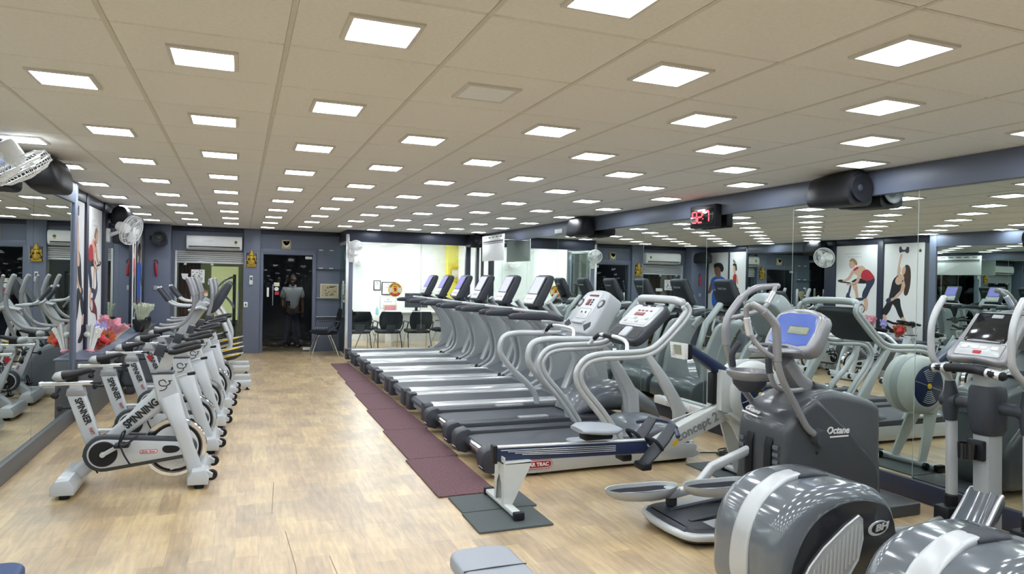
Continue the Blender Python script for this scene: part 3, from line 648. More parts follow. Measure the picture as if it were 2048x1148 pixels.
def make_tread_b(kind, y, label):
    t = thing('treadmill', label, 'treadmill', (1.74, y, 0))
    X0 = 1.74
    L = lambda *p: [(x-X0, z) for x, z in p]
    hw = .41
    part('base', MB().rbox(.08, 1.85, -hw+.02, hw-.02, .05, .15, .02), 'char', t)
    part('belt', MB().sweep([(.06, 0, .12), (.04, 0, .15), (.06, 0, .182), (.12, 0, .19), (1.45, 0, .19), (1.5, 0, .16)], .26, .012, 8, 6), 'belt', t, ang=25)
    part('roller', MB().lathe([(.03, -.27), (.035, -.265), (.035, .265), (.03, .27)], (.06, 0, .15), (0, 1, 0), 16), 'chrome', t)
    for s in (-1, 1):
        part('side_housing', MB().prism(spoly(L((1.79, .03), (1.79, .155), (2.4, .165), (3.2, .17), (3.58, .16), (3.61, .10), (3.58, .035), (2.6, .028)), 2), s*.30, s*hw, 'xz', .012, 2), 'silver', t)
        part('side_rail', MB().prism(L((1.73, .155), (1.73, .20), (1.80, .225), (2.8, .225), (3.45, .215), (3.55, .165)), s*.265, s*(hw-.005), 'xz', .012, 2), 'char', t)
        part('end_cap', MB().prism(spoly(L((1.72, .06), (1.70, .15), (1.71, .21), (1.77, .236), (1.83, .225), (1.84, .06)), 2), s*.262, s*(hw+.006), 'xz', .012, 2), 'char', t)
        part('foot', MB().lathe([(.04, 0), (.04, .008), (.012, .014), (.012, .06)], (.40, s*.34, 0), (0, 0, 1), 14), 'black', t)
        part('foot', MB().rbox(1.5, 1.82, s*.3-.05, s*.3+.05, 0, .045, .01), 'black', t)
        if kind == 1:
            P = L((2.885, .20), (2.86, .25), (2.72, .44), (2.56, .62), (2.505, .72), (2.51, .80), (2.58, .875), (2.70, .903), (2.85, .908), (3.02, .912), (3.13, .925), (3.22, .965), (3.33, 1.055), (3.45, 1.17), (3.525, 1.26), (3.50, 1.315))
            Q = catmull([(x, 0, z) for x, z in P], 4); A = []; B = []
            for i, q in enumerate(Q):
                d = (Q[min(i+1, len(Q)-1)]-Q[max(i-1, 0)]).normalized(); n = Vector((-d.z, 0, d.x))
                ysh = .37 if i < len(Q)-10 else .37-.02*(i-len(Q)+10)/9
                A.append(q+n*.021+Vector((0, s*ysh, 0))); B.append(q-n*.021+Vector((0, s*ysh, 0)))
            part('handrail', MB().tube(A, .022, 10, 0).tube(B, .022, 10, 0), 'silver', t)
            part('upright', MB().sweep([(x-X0, s*.37, z) for x, z in ((3.13, .90), (3.27, .72), (3.38, .56), (3.45, .44), (3.47, .20))], [.022, .026, .028, .028, .028], [.03, .045, .05, .06, .06], 12, 4), 'silver', t)
        else:
            P = L((2.90, .20), (2.88, .30), (2.80, .42), (2.62, .58), (2.50, .72), (2.475, .82), (2.52, .92), (2.64, .955), (2.85, .955), (3.15, .95), (3.23, .945))
            part('handrail', MB().tube([(x, s*.37, z) for x, z in P], .030, 12, 4), 'silver', t)
            part('step_plate', MB().rbox(2.42-X0, 2.72-X0, s*.31-.035, s*.31+.06, .225, .235, .03), 'panel_grey', t)
            part('upright', MB().sweep([(x-X0, s*.33, z) for x, z in ((3.18, .94), (3.38, .75), (3.52, .5), (3.58, .2))], [.03, .035, .04, .04], [.04, .05, .06, .07], 12, 4), 'silver', t)
    if kind == 1:
        part('handrail', MB().tube([(3.50-X0, -.33, 1.335), (3.46-X0, -.25, 1.355), (3.44-X0, 0, 1.36), (3.46-X0, .25, 1.355), (3.50-X0, .33, 1.335)], .035, 12, 4), 'silver', t)
        part('step_plate', MB().prism(rrect(2.42-X0, 2.86-X0, -.44, -.28, .07, 4), .225, .25, 'xy', .008, 2), 'pad_grey', t)
        # console tray
        d = Vector((.30, 0, .27)).normalized(); M = frame((3.28-X0, 0, 1.13), (0, -1, 0), d)
        part('console', MB().at(M).prism(rrect(-.27, .27, -.24, .22, .09, 5), -.03, .045, 'xy', .02, 3), 'char', t)
        c = part('console_face', MB().at(M).prism(rrect(-.235, .235, -.07, .195, .05, 5), .03, .056, 'xy', .006, 2), 'silver', t)
        part('key_panel', MB().at(M).prism(rrect(-.20, .20, -.05, .17, .03, 4), .05, .06, 'xy', .002), 'faint', c)
        part('display', MB().at(M).rbox(-.10, .05, .055, .095, .058, .064, .004), 'led_panel', c)
        for k, x in enumerate((-.08, -.02, .04, .11)): part('indicator', MB().at(M).rbox(x-.018, x+.018, .11, .125, .058, .064, .003), 'led_panel', c)
        for x in (-.07, .06): part('slot', MB().at(M).rbox(x-.04, x+.04, .178, .19, .05, .06, .003), 'black', c)
        for r in range(2):
            for k in range(6): part('key', MB().at(M).rbox(-.17+k*.06, -.125+k*.06, -.03+r*.04, -.005+r*.04, .058, .064, .004), 'logo_white' if (k+r) % 3 else 'panel_grey', c, flat=True)
        for s in (-1, 1): part('cup_well', MB().at(M).prism(rrect(s*.16-.075, s*.16+.075, -.205, -.09, .03, 4), .036, .048, 'xy', .003), 'black', c)
        part('console_lip', MB().at(M).rbox(-.06, .06, -.20, -.08, .03, .06, .02), 'silver', c)
        part('grip_bar', MB().tube([(2.96-X0, -.33, .93), (2.99-X0, -.27, 1.0), (2.97-X0, -.15, 1.035), (2.97-X0, .15, 1.035), (2.99-X0, .27, 1.0), (2.96-X0, .33, .93)], .018, 10, 5), 'silver_hi', t)
        part('grip_cover', MB().tube([(2.975-X0, .06, 1.035), (2.972-X0, .16, 1.034), (2.982-X0, .22, 1.018), (2.988-X0, .28, .99)], .021, 10, 4).tube([(2.97-X0, -.08, 1.036), (2.97-X0, .06, 1.036)], .024, 10, 2), 'black', t)
        part('motor_hood', MB().sweep([(x-X0, 0, z) for x, z in ((3.0, .17), (3.08, .21), (3.25, .24), (3.45, .23), (3.60, .17))], [.30, .33, .36, .37, .34], [.02, .06, .085, .07, .03], 16, 3), 'hood_grey', t, ang=60)
        part('hood_crown', MB().sweep([(x-X0, 0, z) for x, z in ((3.12, .22), (3.25, .28), (3.42, .28), (3.55, .22))], [.2, .26, .26, .2], [.02, .05, .05, .02], 16, 2.4), 'hood_grey', t, ang=60)
        part('badge', MB().rbox(2.0-X0, 2.27-X0, -hw-.005, -hw+.006, .055, .125, .032, plane='xz', bev=.001), 'red_mark', t)
        part('badge_rim', MB().tube([(x-X0, -hw-.006, z) for x, z in rrect(2.008, 2.262, .062, .118, .027, 4)], .0022, 6, 0, loop=True), 'logo_white', t)
        text('lettering', 'STAR TRAC', .040, 'logo_white', t, frame((2.135-X0, -hw-.007, .09), (1, 0, 0), (0, 0, 1)), bold=.0012)
    else:
        M = frame((3.28-X0, 0, 1.19), (0, -1, 0), Vector((.26, 0, .37)))
        part('console', MB().at(M).prism(spoly([(-.31, -.25), (-.16, -.27), (.0, -.275), (.16, -.27), (.31, -.25), (.29, .0), (.25, .2), (.16, .25), (0, .265), (-.16, .25), (-.25, .2), (-.29, .0)], 3), -.16, .03, 'xy', .03, 3), 'panel_grey', t, ang=50)
        c = part('console_face', MB().at(M).prism(spoly([(-.14, -.12), (0, -.125), (.14, -.12), (.15, .1), (.13, .21), (0, .225), (-.13, .21), (-.15, .1)], 2), .02, .038, 'xy', .005), 'silver', t)
        part('display', MB().at(M).rbox(-.075, -.005, .06, .135, .034, .044, .004), 'led_panel', c)
        part('display_strip', MB().at(M).rbox(-.10, .09, .17, .19, .034, .044, .004), 'maroon', c)
        for k in range(3): part('key', MB().at(M).rbox(.02, .05, .06+k*.028, .08+k*.028, .034, .044, .003), 'ink', c)
        part('key_panel', MB().at(M).rbox(-.12, .12, -.10, .02, .034, .042, .01), 'faint', c)
        for x in (-.045, .04): part('key', MB().at(M).lathe([(.012, .04), (.012, .046)], (x, -.025, 0), (0, 0, 1), 12), 'ink', c)
        for s in (-1, 1):
            sp_ = part('speaker_grille', MB().at(M).lathe([(.004, .034), (.05, .034), (.054, .028)], (s*.215, .09, 0), (0, 0, 1), 24), 'char', c)
            part('grille_ring', MB().at(M).lathe([(.026, .0365), (.031, .0365), (.031, .03), (.026, .03)], (s*.215, .09, 0), (0, 0, 1), 24), 'panel_grey', sp_)
            part('tray', MB().at(M).prism([(s*.13, -.17), (s*.24, -.12), (s*.28, -.17), (s*.22, -.23)], .024, .034, 'xy', .003), 'black', c)
        part('book_rest', MB().at(M).rbox(-.11, .11, -.16, -.13, .02, .06, .008), 'silver', c)
        part('chin', MB().sweep([(3.02-X0, 0, .93), (3.12-X0, 0, .93), (3.28-X0, 0, .95)], [.30, .31, .28], [.03, .06, .07], 14, 4), 'hood_grey', t, ang=50)
        part('grip_bar', MB().tube([(2.94-X0, -.35, .95), (2.98-X0, -.28, 1.03), (2.98-X0, -.15, 1.05), (2.98-X0, .15, 1.05), (2.98-X0, .28, 1.03), (2.94-X0, .35, .95)], .017, 10, 5), 'silver_hi', t)
        part('grip_cover', MB().tube([(2.97-X0, .18, 1.046), (2.98-X0, .26, 1.035), (2.963-X0, .32, .985)], .02, 10, 4), 'black', t)
        part('motor_hood', MB().sweep([(x-X0, 0, z) for x, z in ((3.04, .20), (3.12, .27), (3.28, .34), (3.48, .37), (3.68, .33), (3.86, .24), (3.95, .15))], [.24, .30, .34, .36, .36, .34, .3], [.03, .08, .13, .15, .14, .10, .04], 18, 2.6), 'hood_grey', t, ang=60)
        part('badge', MB().rbox(1.92-X0, 2.20-X0, -hw-.005, -hw+.006, .10, .15, .024, plane='xz', bev=.001), 'red_mark', t)
        text('lettering', 'STAR TRAC', .037, 'logo_white', t, frame((2.06-X0, -hw-.006, .125), (1, 0, 0), (0, 0, 1)), bold=.001)
        part('badge', MB().rbox(2.22-X0, 2.46-X0, -hw-.004, -hw+.006, .10, .155, .026, plane='xz', bev=.001), 'cream', t)
        text('lettering', 'Elite', .045, 'ink', t, frame((2.34-X0, -hw-.006, .128), (1, 0, 0), (0, 0, 1)), shear=.5)
    part('front_cover', MB().rbox(3.36-X0, 3.62-X0, -.38, .38, .05, .17, .04), 'hood_grey' if kind == 2 else 'silver', t)
    return t
make_tread_b(1, 5.27, 'nearest treadmill, with double silver tube rails and tray console')
make_tread_b(2, 6.24, 'second treadmill, with single tube rails and tall speaker console')
# ================================================================== ROWER
def make_rower():
    X0, Y0 = 1.57, 4.24
    t = thing('rowing_machine', 'rowing machine with white fan cage and long dark rail', 'rowing machine', (X0, Y0, .0135))
    L = lambda x, y, z: (x-X0, y, z)
    part('rail', MB().sweep([L(1.57, 0, .345), L(2.88, 0, .315)], .028, .045, 12, 5), 'navy', t)
    part('rail_top', MB().sweep([L(1.56, 0, .395), L(2.86, 0, .365)], .026, .007, 8, 5), 'silver_hi', t)
    part('rail_end', MB().rbox(*(1.545-X0, 1.575-X0), -.035, .035, .29, .41, .008, plane='yz'), 'black', t)
    mb = MB()
    for k in range(4):
        mb.tube([L(1.6+.05*k, -.0285, .375-.012*k), L(1.95+.05*k, -.0295, .365-.014*k), L(2.45, -.0295, .35-.012*k)], .0028, 6, 5)
    part('rail_stripes', mb, 'silver', t)
    # rear leg
    part('rear_leg', MB().prism([(1.605-X0, .30), (1.80-X0, .305), (1.665-X0, .035), (1.605-X0, .035)], -.085, -.078, 'xz', .002)
         .prism([(1.605-X0, .30), (1.80-X0, .305), (1.665-X0, .035), (1.605-X0, .035)], .078, .085, 'xz', .002)
         .add([(1.60-X0, y, z) for y, z in ((-.09, .04), (-.05, .04), (-.042, .16), (0, .22), (.042, .16), (.05, .04), (.09, .04), (.085, .34), (-.085, .34))]
              + [(1.608-X0, y, z) for y, z in ((-.09, .04), (-.05, .04), (-.042, .16), (0, .22), (.042, .16), (.05, .04), (.09, .04), (.085, .34), (-.085, .34))],
              [(0, 1, 2, 8), (2, 3, 8), (3, 7, 8), (3, 4, 7), (4, 5, 6, 7), (17, 11, 10, 9), (17, 12, 11), (17, 16, 12), (16, 13, 12), (16, 15, 14, 13), (7, 16, 17, 8), (8, 17, 9, 0), (6, 15, 16, 7)])
         .rbox(1.60-X0, 1.80-X0, -.085, .085, .296, .305, .01), 'fly_white', t, flat=True, fix=False)
    ft = part('rear_foot', MB().rbox(1.60-X0, 1.66-X0, -.27, .27, .012, .042, .008), 'fly_white', t)
    for s in (-1, 1): part('end_cap', MB().rbox(1.595-X0, 1.665-X0, s*.275-.02, s*.275+.02, .0, .05, .008), 'black', ft)
    # seat
    part('seat', MB().sweep([L(2.16, 0, .472), L(2.22, 0, .478), L(2.32, 0, .472), L(2.40, 0, .468), L(2.46, 0, .474)], [.10, .15, .165, .15, .11], [.015, .026, .028, .026, .012], 18, 2.6), 'pad_grey', t, ang=60)
    part('seat_carriage', MB().rbox(2.20-X0, 2.42-X0, -.05, .05, .40, .455, .015), 'black', t)
    # beam
    part('beam', MB().sweep([L(2.80, 0, .315), L(3.02, 0, .405), L(3.42, 0, .565)], [.045, .045, .045], [.06, .072, .072], 12, 7), 'fly_white', t)
    d = Vector((.4, 0, .16)).normalized()
    text('lettering', 'concept 2', .095, 'tube_grey', t, frame((3.12-X0, -.0465, .445), d, (-d.z, 0, d.x)), bold=.002)
    part('leaf_mark', MB().prism([(2.90-X0, .33), (2.93-X0, .36), (2.95-X0, .40), (2.955-X0, .345), (2.93-X0, .315)], -.0475, -.045, 'xz'), 'yellow', t, flat=True)
    for s in (-1, 1):
        y = s*.13
        fp = part('foot_plate', MB().sweep([L(2.60, y, .225), L(2.68, y, .30), L(2.77, y, .39), L(2.85, y, .49)], [.055, .068, .068, .055], .011, 12, 4), 'char', t)
        part('heel_cup', MB().rbox(2.57-X0, 2.65-X0, y-.06, y+.06, .20, .25, .015), 'black', fp)
        part('strap', MB().tube([L(2.72, y-.068, .34), L(2.67, y-.06, .40), L(2.67, y+.06, .40), L(2.72, y+.068, .34)], .013, 8, 4), 'rubber', fp)
    part('footplate_bar', MB().tube([L(2.72, -.13, .335), L(2.72, .13, .335)], .014, 8, 0), 'silver', t)
    part('handle', MB().tube([L(2.80, -.26, .44), L(2.86, -.14, .475), L(2.90, 0, .485), L(2.86, .14, .475), L(2.80, .26, .44)], .016, 10, 5), 'navy', t)
    part('chain', MB().tube([L(2.90, 0, .485), L(3.4, 0, .62)], .006, 6, 0), 'silver', t)
    # fan cage
    C = L(3.60, 0, .67)
    cg = part('fan_cage', MB().lathe([(.06, -.13), (.17, -.135), (.215, -.125), (.24, -.10), (.245, -.06), (.245, .06), (.24, .10), (.215, .125), (.17, .135), (.06, .13)], C, (0, 1, 0), 48), 'fly_white', t, ang=50)
    part('cage_band', MB().lathe([(.248, -.035), (.251, -.03), (.251, .03), (.248, .035), (.23, .035), (.23, -.035)], C, (0, 1, 0), 48), 'panel_grey', cg)
    for s in (-1, 1):
        fc = part('fan_face', MB().lathe([(.004, s*.145), (.15, s*.142), (.172, s*.135), (.172, s*.12), (.004, s*.12)], C, (0, 1, 0), 40), 'navy', cg)
        mb = MB()
        for k in range(7):
            r = .045+.016*k
            for a0 in (60, 240): mb.tube([(C[0]+r*math.cos(math.radians(a0+60*j/6)), s*.1465, C[2]+r*math.sin(math.radians(a0+60*j/6))) for j in range(7)], .0026, 5, 0)
        part('vent_slots', mb, 'silver', fc)
        part('hub', MB().lathe([(.004, s*.152), (.02, s*.151), (.024, s*.146), (.024, s*.14)], C, (0, 1, 0), 20), 'yellow', fc, label='yellow-green fan hub')
        part('spokes', MB().tube([(C[0]-.165, s*.1455, C[2]-.05), (C[0]-.03, s*.1475, C[2]-.01)], .002, 5, 0).tube([(C[0]+.165, s*.1455, C[2]+.05), (C[0]+.03, s*.1475, C[2]+.01)], .002, 5, 0), 'fly_white', fc)
    part('fan_bracket', MB().prism([(3.29-X0, .56), (3.37-X0, .53), (3.42-X0, .62), (3.40-X0, .84), (3.29-X0, .86)], -.09, .09, 'xz', .012, 2), 'fly_white', t)
    part('damper_slot', MB().rbox(3.255-X0, 3.30-X0, -.035, .035, .60, .83, .008, plane='yz'), 'black', t)
    part('lower_shroud', MB().sweep([L(3.36, 0, .54), L(3.5, 0, .46), L(3.7, 0, .47)], [.10, .12, .10], [.02, .05, .04], 12, 3), 'fly_white', t)
    part('monitor_arm', MB().sweep([L(3.44, 0, .79), L(3.30, 0, .87), L(3.05, 0, 1.015)], .05, [.035, .04, .03], 12, 6), 'navy', t)
    mo = part('monitor', MB().prism([(2.955-X0, .945), (2.985-X0, .945), (2.985-X0, 1.055), (2.94-X0, 1.06)], -.10, .07, 'xz', .006, 2), 'plastic_white', t)
    part('monitor_back', MB().rbox(2.98-X0, 3.03-X0, -.095, .065, .94, 1.055, .012, plane='yz'), 'black', mo)
    part('lcd', MB().prism([(2.947-X0, .975), (2.953-X0, .975), (2.941-X0, 1.045), (2.935-X0, 1.045)], -.07, .01, 'xz'), 'lcd', mo, flat=True)
    mb = MB()
    for k in range(4): mb.rbox(2.938-X0, 2.952-X0, .022, .05, .965+k*.02, .977+k*.02, .003, plane='yz', bev=.001)
    part('buttons', mb, 'faint', mo)
    # front legs
    for s in (-1, 1):
        part('front_leg', MB().sweep([L(3.46, s*.06, .50), L(3.55, s*.10, .27), L(3.65, s*.13, .04)], [.014, .012, .012], [.075, .06, .04], 8, 6), 'fly_white', t)
    ff = part('front_foot', MB().rbox(3.62-X0, 3.69-X0, -.29, .29, .015, .045, .008), 'silver', t)
    for s in (-1, 1):
        part('end_cap', MB().rbox(3.61-X0, 3.70-X0, s*.29-.02, s*.29+.02, 0, .055, .008), 'black', ff)
        part('caster', MB().lathe([(.008, -.012), (.03, -.012), (.03, .012), (.008, .012)], (3.72-X0, s*.22, .03), (0, 1, 0), 14), 'black', ff)
make_rower()

# ================================================================== OCTANE CROSS TRAINER
def make_cross(label, loc, rz, hero=True, group=None):
    X0 = 3.0
    t = thing('cross_trainer', label, 'cross trainer', loc, rz, group)
    L = lambda x, y, z: (x-X0, y, z); S = lambda *p: [(x-X0, z) for x, z in p]
    body = 'oct_body' if hero else 'hood_grey'; tb = 'tube_grey' if hero else 'silver'
    prof = spoly(S((3.06, .06), (3.055, .30), (3.06, .56), (3.09, .66), (3.17, .74), (3.28, .80), (3.34, .79), (3.44, .71), (3.58, .60), (3.72, .47), (3.83, .36), (3.845, .20), (3.82, .06), (3.45, .05)), 3)
    hs = part('housing', MB().prism(prof, -.228, .228, 'xz', .05, 5), body, t, ang=60)
    hood = spoly(S((3.10, .06), (3.10, .60), (3.18, .745), (3.32, .825), (3.46, .845), (3.62, .815), (3.76, .78), (3.86, .735), (3.885, .66), (3.89, .40), (3.885, .06), (3.5, .055)), 3)
    part('front_hood', MB().prism(hood, -.195, .195, 'xz', .055, 5), 'hood_dark' if hero else 'hood_grey', t, ang=60)
    if hero:
        text('lettering', 'Octane', .062, 'logo_white', hs, frame((3.465-X0, -.2295, .600), (1, 0, -.03), (.03, 0, 1)), bold=.0015, shear=.25, sx=1.0)
        part('underline', MB().rbox(3.375-X0, 3.555-X0, -.230, -.226, .557, .567, .003, plane='xz', bev=.0005), 'logo_white', hs)
        part('vent_mark', MB().lathe([(.004, 0), (.008, 0), (.008, .003)], (3.30-X0, -.228, .47), (0, -1, 0), 10), 'black', hs)
    # rear face: slots and lettering
    for s in (-1, 1):
        part('slot', MB().sweep([L(3.057, s*.085, .12), L(3.046, s*.085, .30), L(3.048, s*.085, .50), L(3.065, s*.085, .55)], .032, .012, 10, 4, up=(0, 1, 0)), 'black', t)
    if hero:
        text('lettering', 'Octane', .042, 'logo_white', t, frame((3.082-X0, .10, .69), (.03, -1, -.12), (.75, 0, .66)), bold=.001, shear=.25, ext=.004)
        part('underline', MB().at(frame((3.062-X0, .10, .665), (.03, -1, -.12), (.75, 0, .66))).rbox(-.07, .07, -.006, .004, -.003, .006, .002, bev=.0005), 'logo_white', t)
        for yy in (.16, -.15):
            for k in range(3): part('print_mark', MB().rbox(3.042-X0, 3.05-X0, yy-.022, yy+.022, .40+k*.045, .425+k*.045, .003, plane='yz', bev=.001), 'hood_grey', t)
    # front cap with emblem (seen in the mirror)
    part('front_seam', MB().tube([L(3.889, y, .58) for y in (-.13, 0, .13)], .006, 6, 3), 'oct_side', t)
    part('emblem', MB().at(Matrix.Translation(L(3.80, 0, .772)) @ Matrix.Rotation(math.radians(24), 4, 'Y')).lathe([(.034, -.01), (.034, .006), (.042, .006), (.042, -.01)], (0, 0, 0), (0, 0, 1), 24).tube([(-.015, -.018, .004), (-.018, .008, .004), (0, 0, .004), (.018, -.008, .004), (.015, .018, .004)], .005, 6, 4), 'silver_hi', t)
    # mast, console
    part('mast', MB().sweep([L(3.45, 0, .80), L(3.32, 0, .90), L(3.22, 0, 1.02)], [.09, .075, .07], [.055, .05, .05], 12, 4), tb, t)
    part('mast_boot', MB().sweep([L(3.50, 0, .815), L(3.40, 0, .865)], [.13, .10], [.05, .03], 14, 3), body, t, ang=60)
    M = frame(L(3.33, 0, 1.20), (0, -1, 0), Vector((.13, 0, .24)))
    cs = part('console', MB().at(M).prism(spoly([(-.20, -.14), (0, -.16), (.20, -.14), (.215, .03), (.18, .13), (0, .165), (-.18, .13), (-.215, .03)], 3), -.07, .03, 'xy', .03, 4), 'tube_grey' if hero else 'char', t, ang=60)
    part('screen', MB().at(M).prism(spoly([(-.165, -.095), (0, -.10), (.165, -.095), (.16, .10), (0, .118), (-.16, .10)], 2), .022, .036, 'xy', .004), 'screen_oct' if hero else 'ink', cs)
    if hero:
        pr = MB(); ra = random.Random(5)
        for k in range(9): pr.rbox(-.15, -.15+.02+ra.random()*.035, -.075+k*.018, -.067+k*.018, .036, .0385, .002, bev=.0005)
        for k in range(7): pr.rbox(-.02+.02*k, -.02+.02*k+.012, -.08+.006*k, -.07+.006*k, .036, .0385, .002, bev=.0005)
        for k in range(3): pr.rbox(-.02, .10, .04+.016*k, .047+.016*k, .036, .0385, .002, bev=.0005)
        part('screen_print', pr, 'logo_white', cs)
        part('screen_window', MB().at(M).rbox(-.03, .14, -.03, .025, .034, .038, .006), 'lcd', cs)
    part('tray', MB().sweep([L(3.02, 0, 1.085), L(3.10, 0, 1.095), L(3.20, 0, 1.09), L(3.28, 0, 1.06)], [.09, .17, .19, .15], [.012, .022, .025, .03], 16, 2.8), tb, t, ang=60)
    part('tray_insert', MB().sweep([L(3.07, 0, 1.112), L(3.15, 0, 1.118)], [.10, .13], .008, 12, 3), 'char', t)
    cp = part('cup_holder', MB().lathe([(.105, .0), (.14, .03), (.145, .055), (.12, .06), (.112, .03), (.09, .012)], L(2.99, .03, .90), (0, 0, 1), 28), tb, t)
    part('cup_base', MB().lathe([(.06, -.075), (.10, -.03), (.108, .012), (.09, .014)], L(2.99, .03, .90), (0, 0, 1), 24), 'char', cp)
    # inner fixed grips
    for s in (-1, 1):
        part('fixed_grip', MB().tube([L(3.30, s*.09, .84), L(3.14, s*.15, .85), L(3.02, s*.17, .885), L(2.975, s*.17, .96), L(2.965, s*.165, 1.05), L(3.0, s*.15, 1.12)], .017, 10, 5), tb, t)
        part('grip_cover', MB().tube([L(2.972, s*.168, .97), L(2.963, s*.166, 1.05), L(3.0, s*.15, 1.12)], .0205, 10, 4), 'char', t)
        # moving arm: from pivot low up to the looped grip
        if s < 0:
            ap = [(3.27, .245, .585), (3.19, .25, .645), (3.10, .25, .78), (3.0, .25, .93), (2.955, .25, 1.05), (2.945, .25, 1.2), (2.93, .25, 1.27), (2.86, .235, 1.345), (2.80, .20, 1.385)]
            lp = [(2.80, .20, 1.385), (2.785, .17, 1.36), (2.80, .165, 1.28), (2.83, .18, 1.18), (2.88, .215, 1.11), (2.955, .245, 1.06)]; gp = ((2.795, .163, 1.30), (2.815, .17, 1.20))
        else:
            ap = [(3.36, .245, .60), (3.22, .25, .70), (3.10, .25, .84), (3.02, .25, .98), (2.98, .25, 1.10), (2.97, .25, 1.20), (3.0, .25, 1.30), (3.09, .245, 1.41), (3.19, .235, 1.475), (3.28, .22, 1.49), (3.36, .20, 1.495)]
            lp = [(3.34, .205, 1.495), (3.29, .17, 1.45), (3.22, .16, 1.36), (3.14, .17, 1.32), (3.06, .21, 1.295), (2.99, .245, 1.275)]; gp = ((3.29, .17, 1.45), (3.235, .162, 1.38))
        F = lambda P: [L(a, s*b, c) for a, b, c in P]
        part('arm', MB().tube(F(ap), .021, 12, 5), tb, t)
        part('arm_loop', MB().tube(F(lp), .016, 10, 5), tb, t)
        part('pulse_grip', MB().tube(F(gp), .021, 10, 2), 'silver_hi', t)
        part('arm_cover', MB().tube(F(ap[4:8]), .025, 12, 4), 'tube_grey', t)
        part('pivot', MB().sweep([L(3.30, s*.20, .57), L(3.29, s*.29, .57)], [.06, .05], [.055, .045], 14, 2.2, up=(0, 0, 1)), body, t, ang=60)
        # pedal and link
        px, pz = (2.67, .30) if s < 0 else (2.35, .205)
        y = s*.17
        part('link', MB().sweep([L(px+.15, y, pz-.035), L(px+.35, y, pz-.01), L(2.95 if s < 0 else 2.8, y*.8, .28 if s < 0 else .33), L(3.06, s*.09, .33 if s < 0 else .44)], [.022, .025, .025, .022], [.03, .032, .032, .03], 10, 3), 'silver' if hero else 'silver', t, ang=50)
        ol = spoly([(-.30, -.015), (-.245, -.068), (-.12, -.098), (.05, -.098), (.15, -.07), (.20, -.02), (.20, .02), (.15, .07), (.05, .098), (-.12, .098), (-.245, .068), (-.30, .015)], 2)
        def rg(k, z, d=0): return [(px-X0+u*k, y+v*k, pz+z+.012*abs(u)/.3) for u, v in (inset(ol, d) if d else ol)]
        pd = part('pedal', MB().loft([rg(.62, -.042), rg(.8, -.035), rg(.97, .0), rg(1, .022), rg(1, .026), rg(1, .024, .008), rg(1, -.004, .016)]), 'panel_grey', t, ang=50)
        part('tread', MB().loft([rg(1, -.006, .0165), rg(1, .004, .0165)]), 'rubber', pd)
        part('tread_rib', MB().tube([(px-X0-.2, y-.02, pz+.014), (px-X0-.05, y-.03, pz+.008), (px-X0+.12, y-.035, pz+.012)], .005, 6, 3), 'panel_grey', pd)
        part('link_end', MB().rbox(px+.12-X0, px+.22-X0, y-.045, y+.045, pz-.05, pz+.012, .03), 'panel_grey', pd)
        part('roller_post', MB().rbox(px+.14-X0, px+.20-X0, y-.025, y+.025, .10, pz-.02, .01), 'char', pd)
        # track
        part('track', MB().prism(S((2.47, .075), (2.47, .095), (3.04, .145), (3.04, .12)), s*.19-.055, s*.19+.055, 'xz', .004), 'panel_grey' if hero else 'silver', t)
        part('track_groove', MB().prism(S((2.46, .097), (2.46, .105), (3.03, .155), (3.03, .147)), s*.105-.016, s*.105+.016, 'xz', .003), 'char', t)
    if hero:
        bp = [(-.66, -.17), (-.64, -.22), (-.58, -.27), (-.4, -.29), (.05, -.26), (.2, -.22), (.2, .22), (.05, .26), (-.4, .29), (-.58, .27), (-.64, .22), (-.66, .17)]
        part('base', MB().prism(spoly(bp, 3), .012, .10, 'xy', .045, 4), 'char', t, ang=60)
        part('bumper', MB().tube([L(2.50, -.285, .06), L(2.38, -.24, .06), L(2.342, -.12, .058), L(2.335, 0, .058), L(2.342, .12, .058), L(2.38, .24, .06), L(2.50, .285, .06)], .024, 10, 5), 'silver', t)
        part('front_beam', MB().rbox(3.9-X0, 4.2-X0, -.25, .25, 0, .08, .03), 'oct_side', t)
    else:
        part('base', MB().rbox(2.6-X0, 3.2-X0, -.24, .24, .03, .10, .03), 'char', t)
        for s in (-1, 1):
            rb = part('rear_beam', MB().rbox(2.0-X0, 2.9-X0, s*.2-.05, s*.2+.05, .035, .125, .015), 'silver', t)
            part('leveller', MB().lathe([(.03, 0), (.03, .008), (.01, .012), (.01, .05)], L(2.06, s*.2, 0), (0, 0, 1), 12), 'black', rb)
        part('front_foot', MB().rbox(3.95-X0, 4.2-X0, -.25, .25, 0, .08, .03), 'char', t)
    return t
make_cross('dark grey cross trainer with blue screen facing the right mirror', (3.03, 3.51, 0), 0)
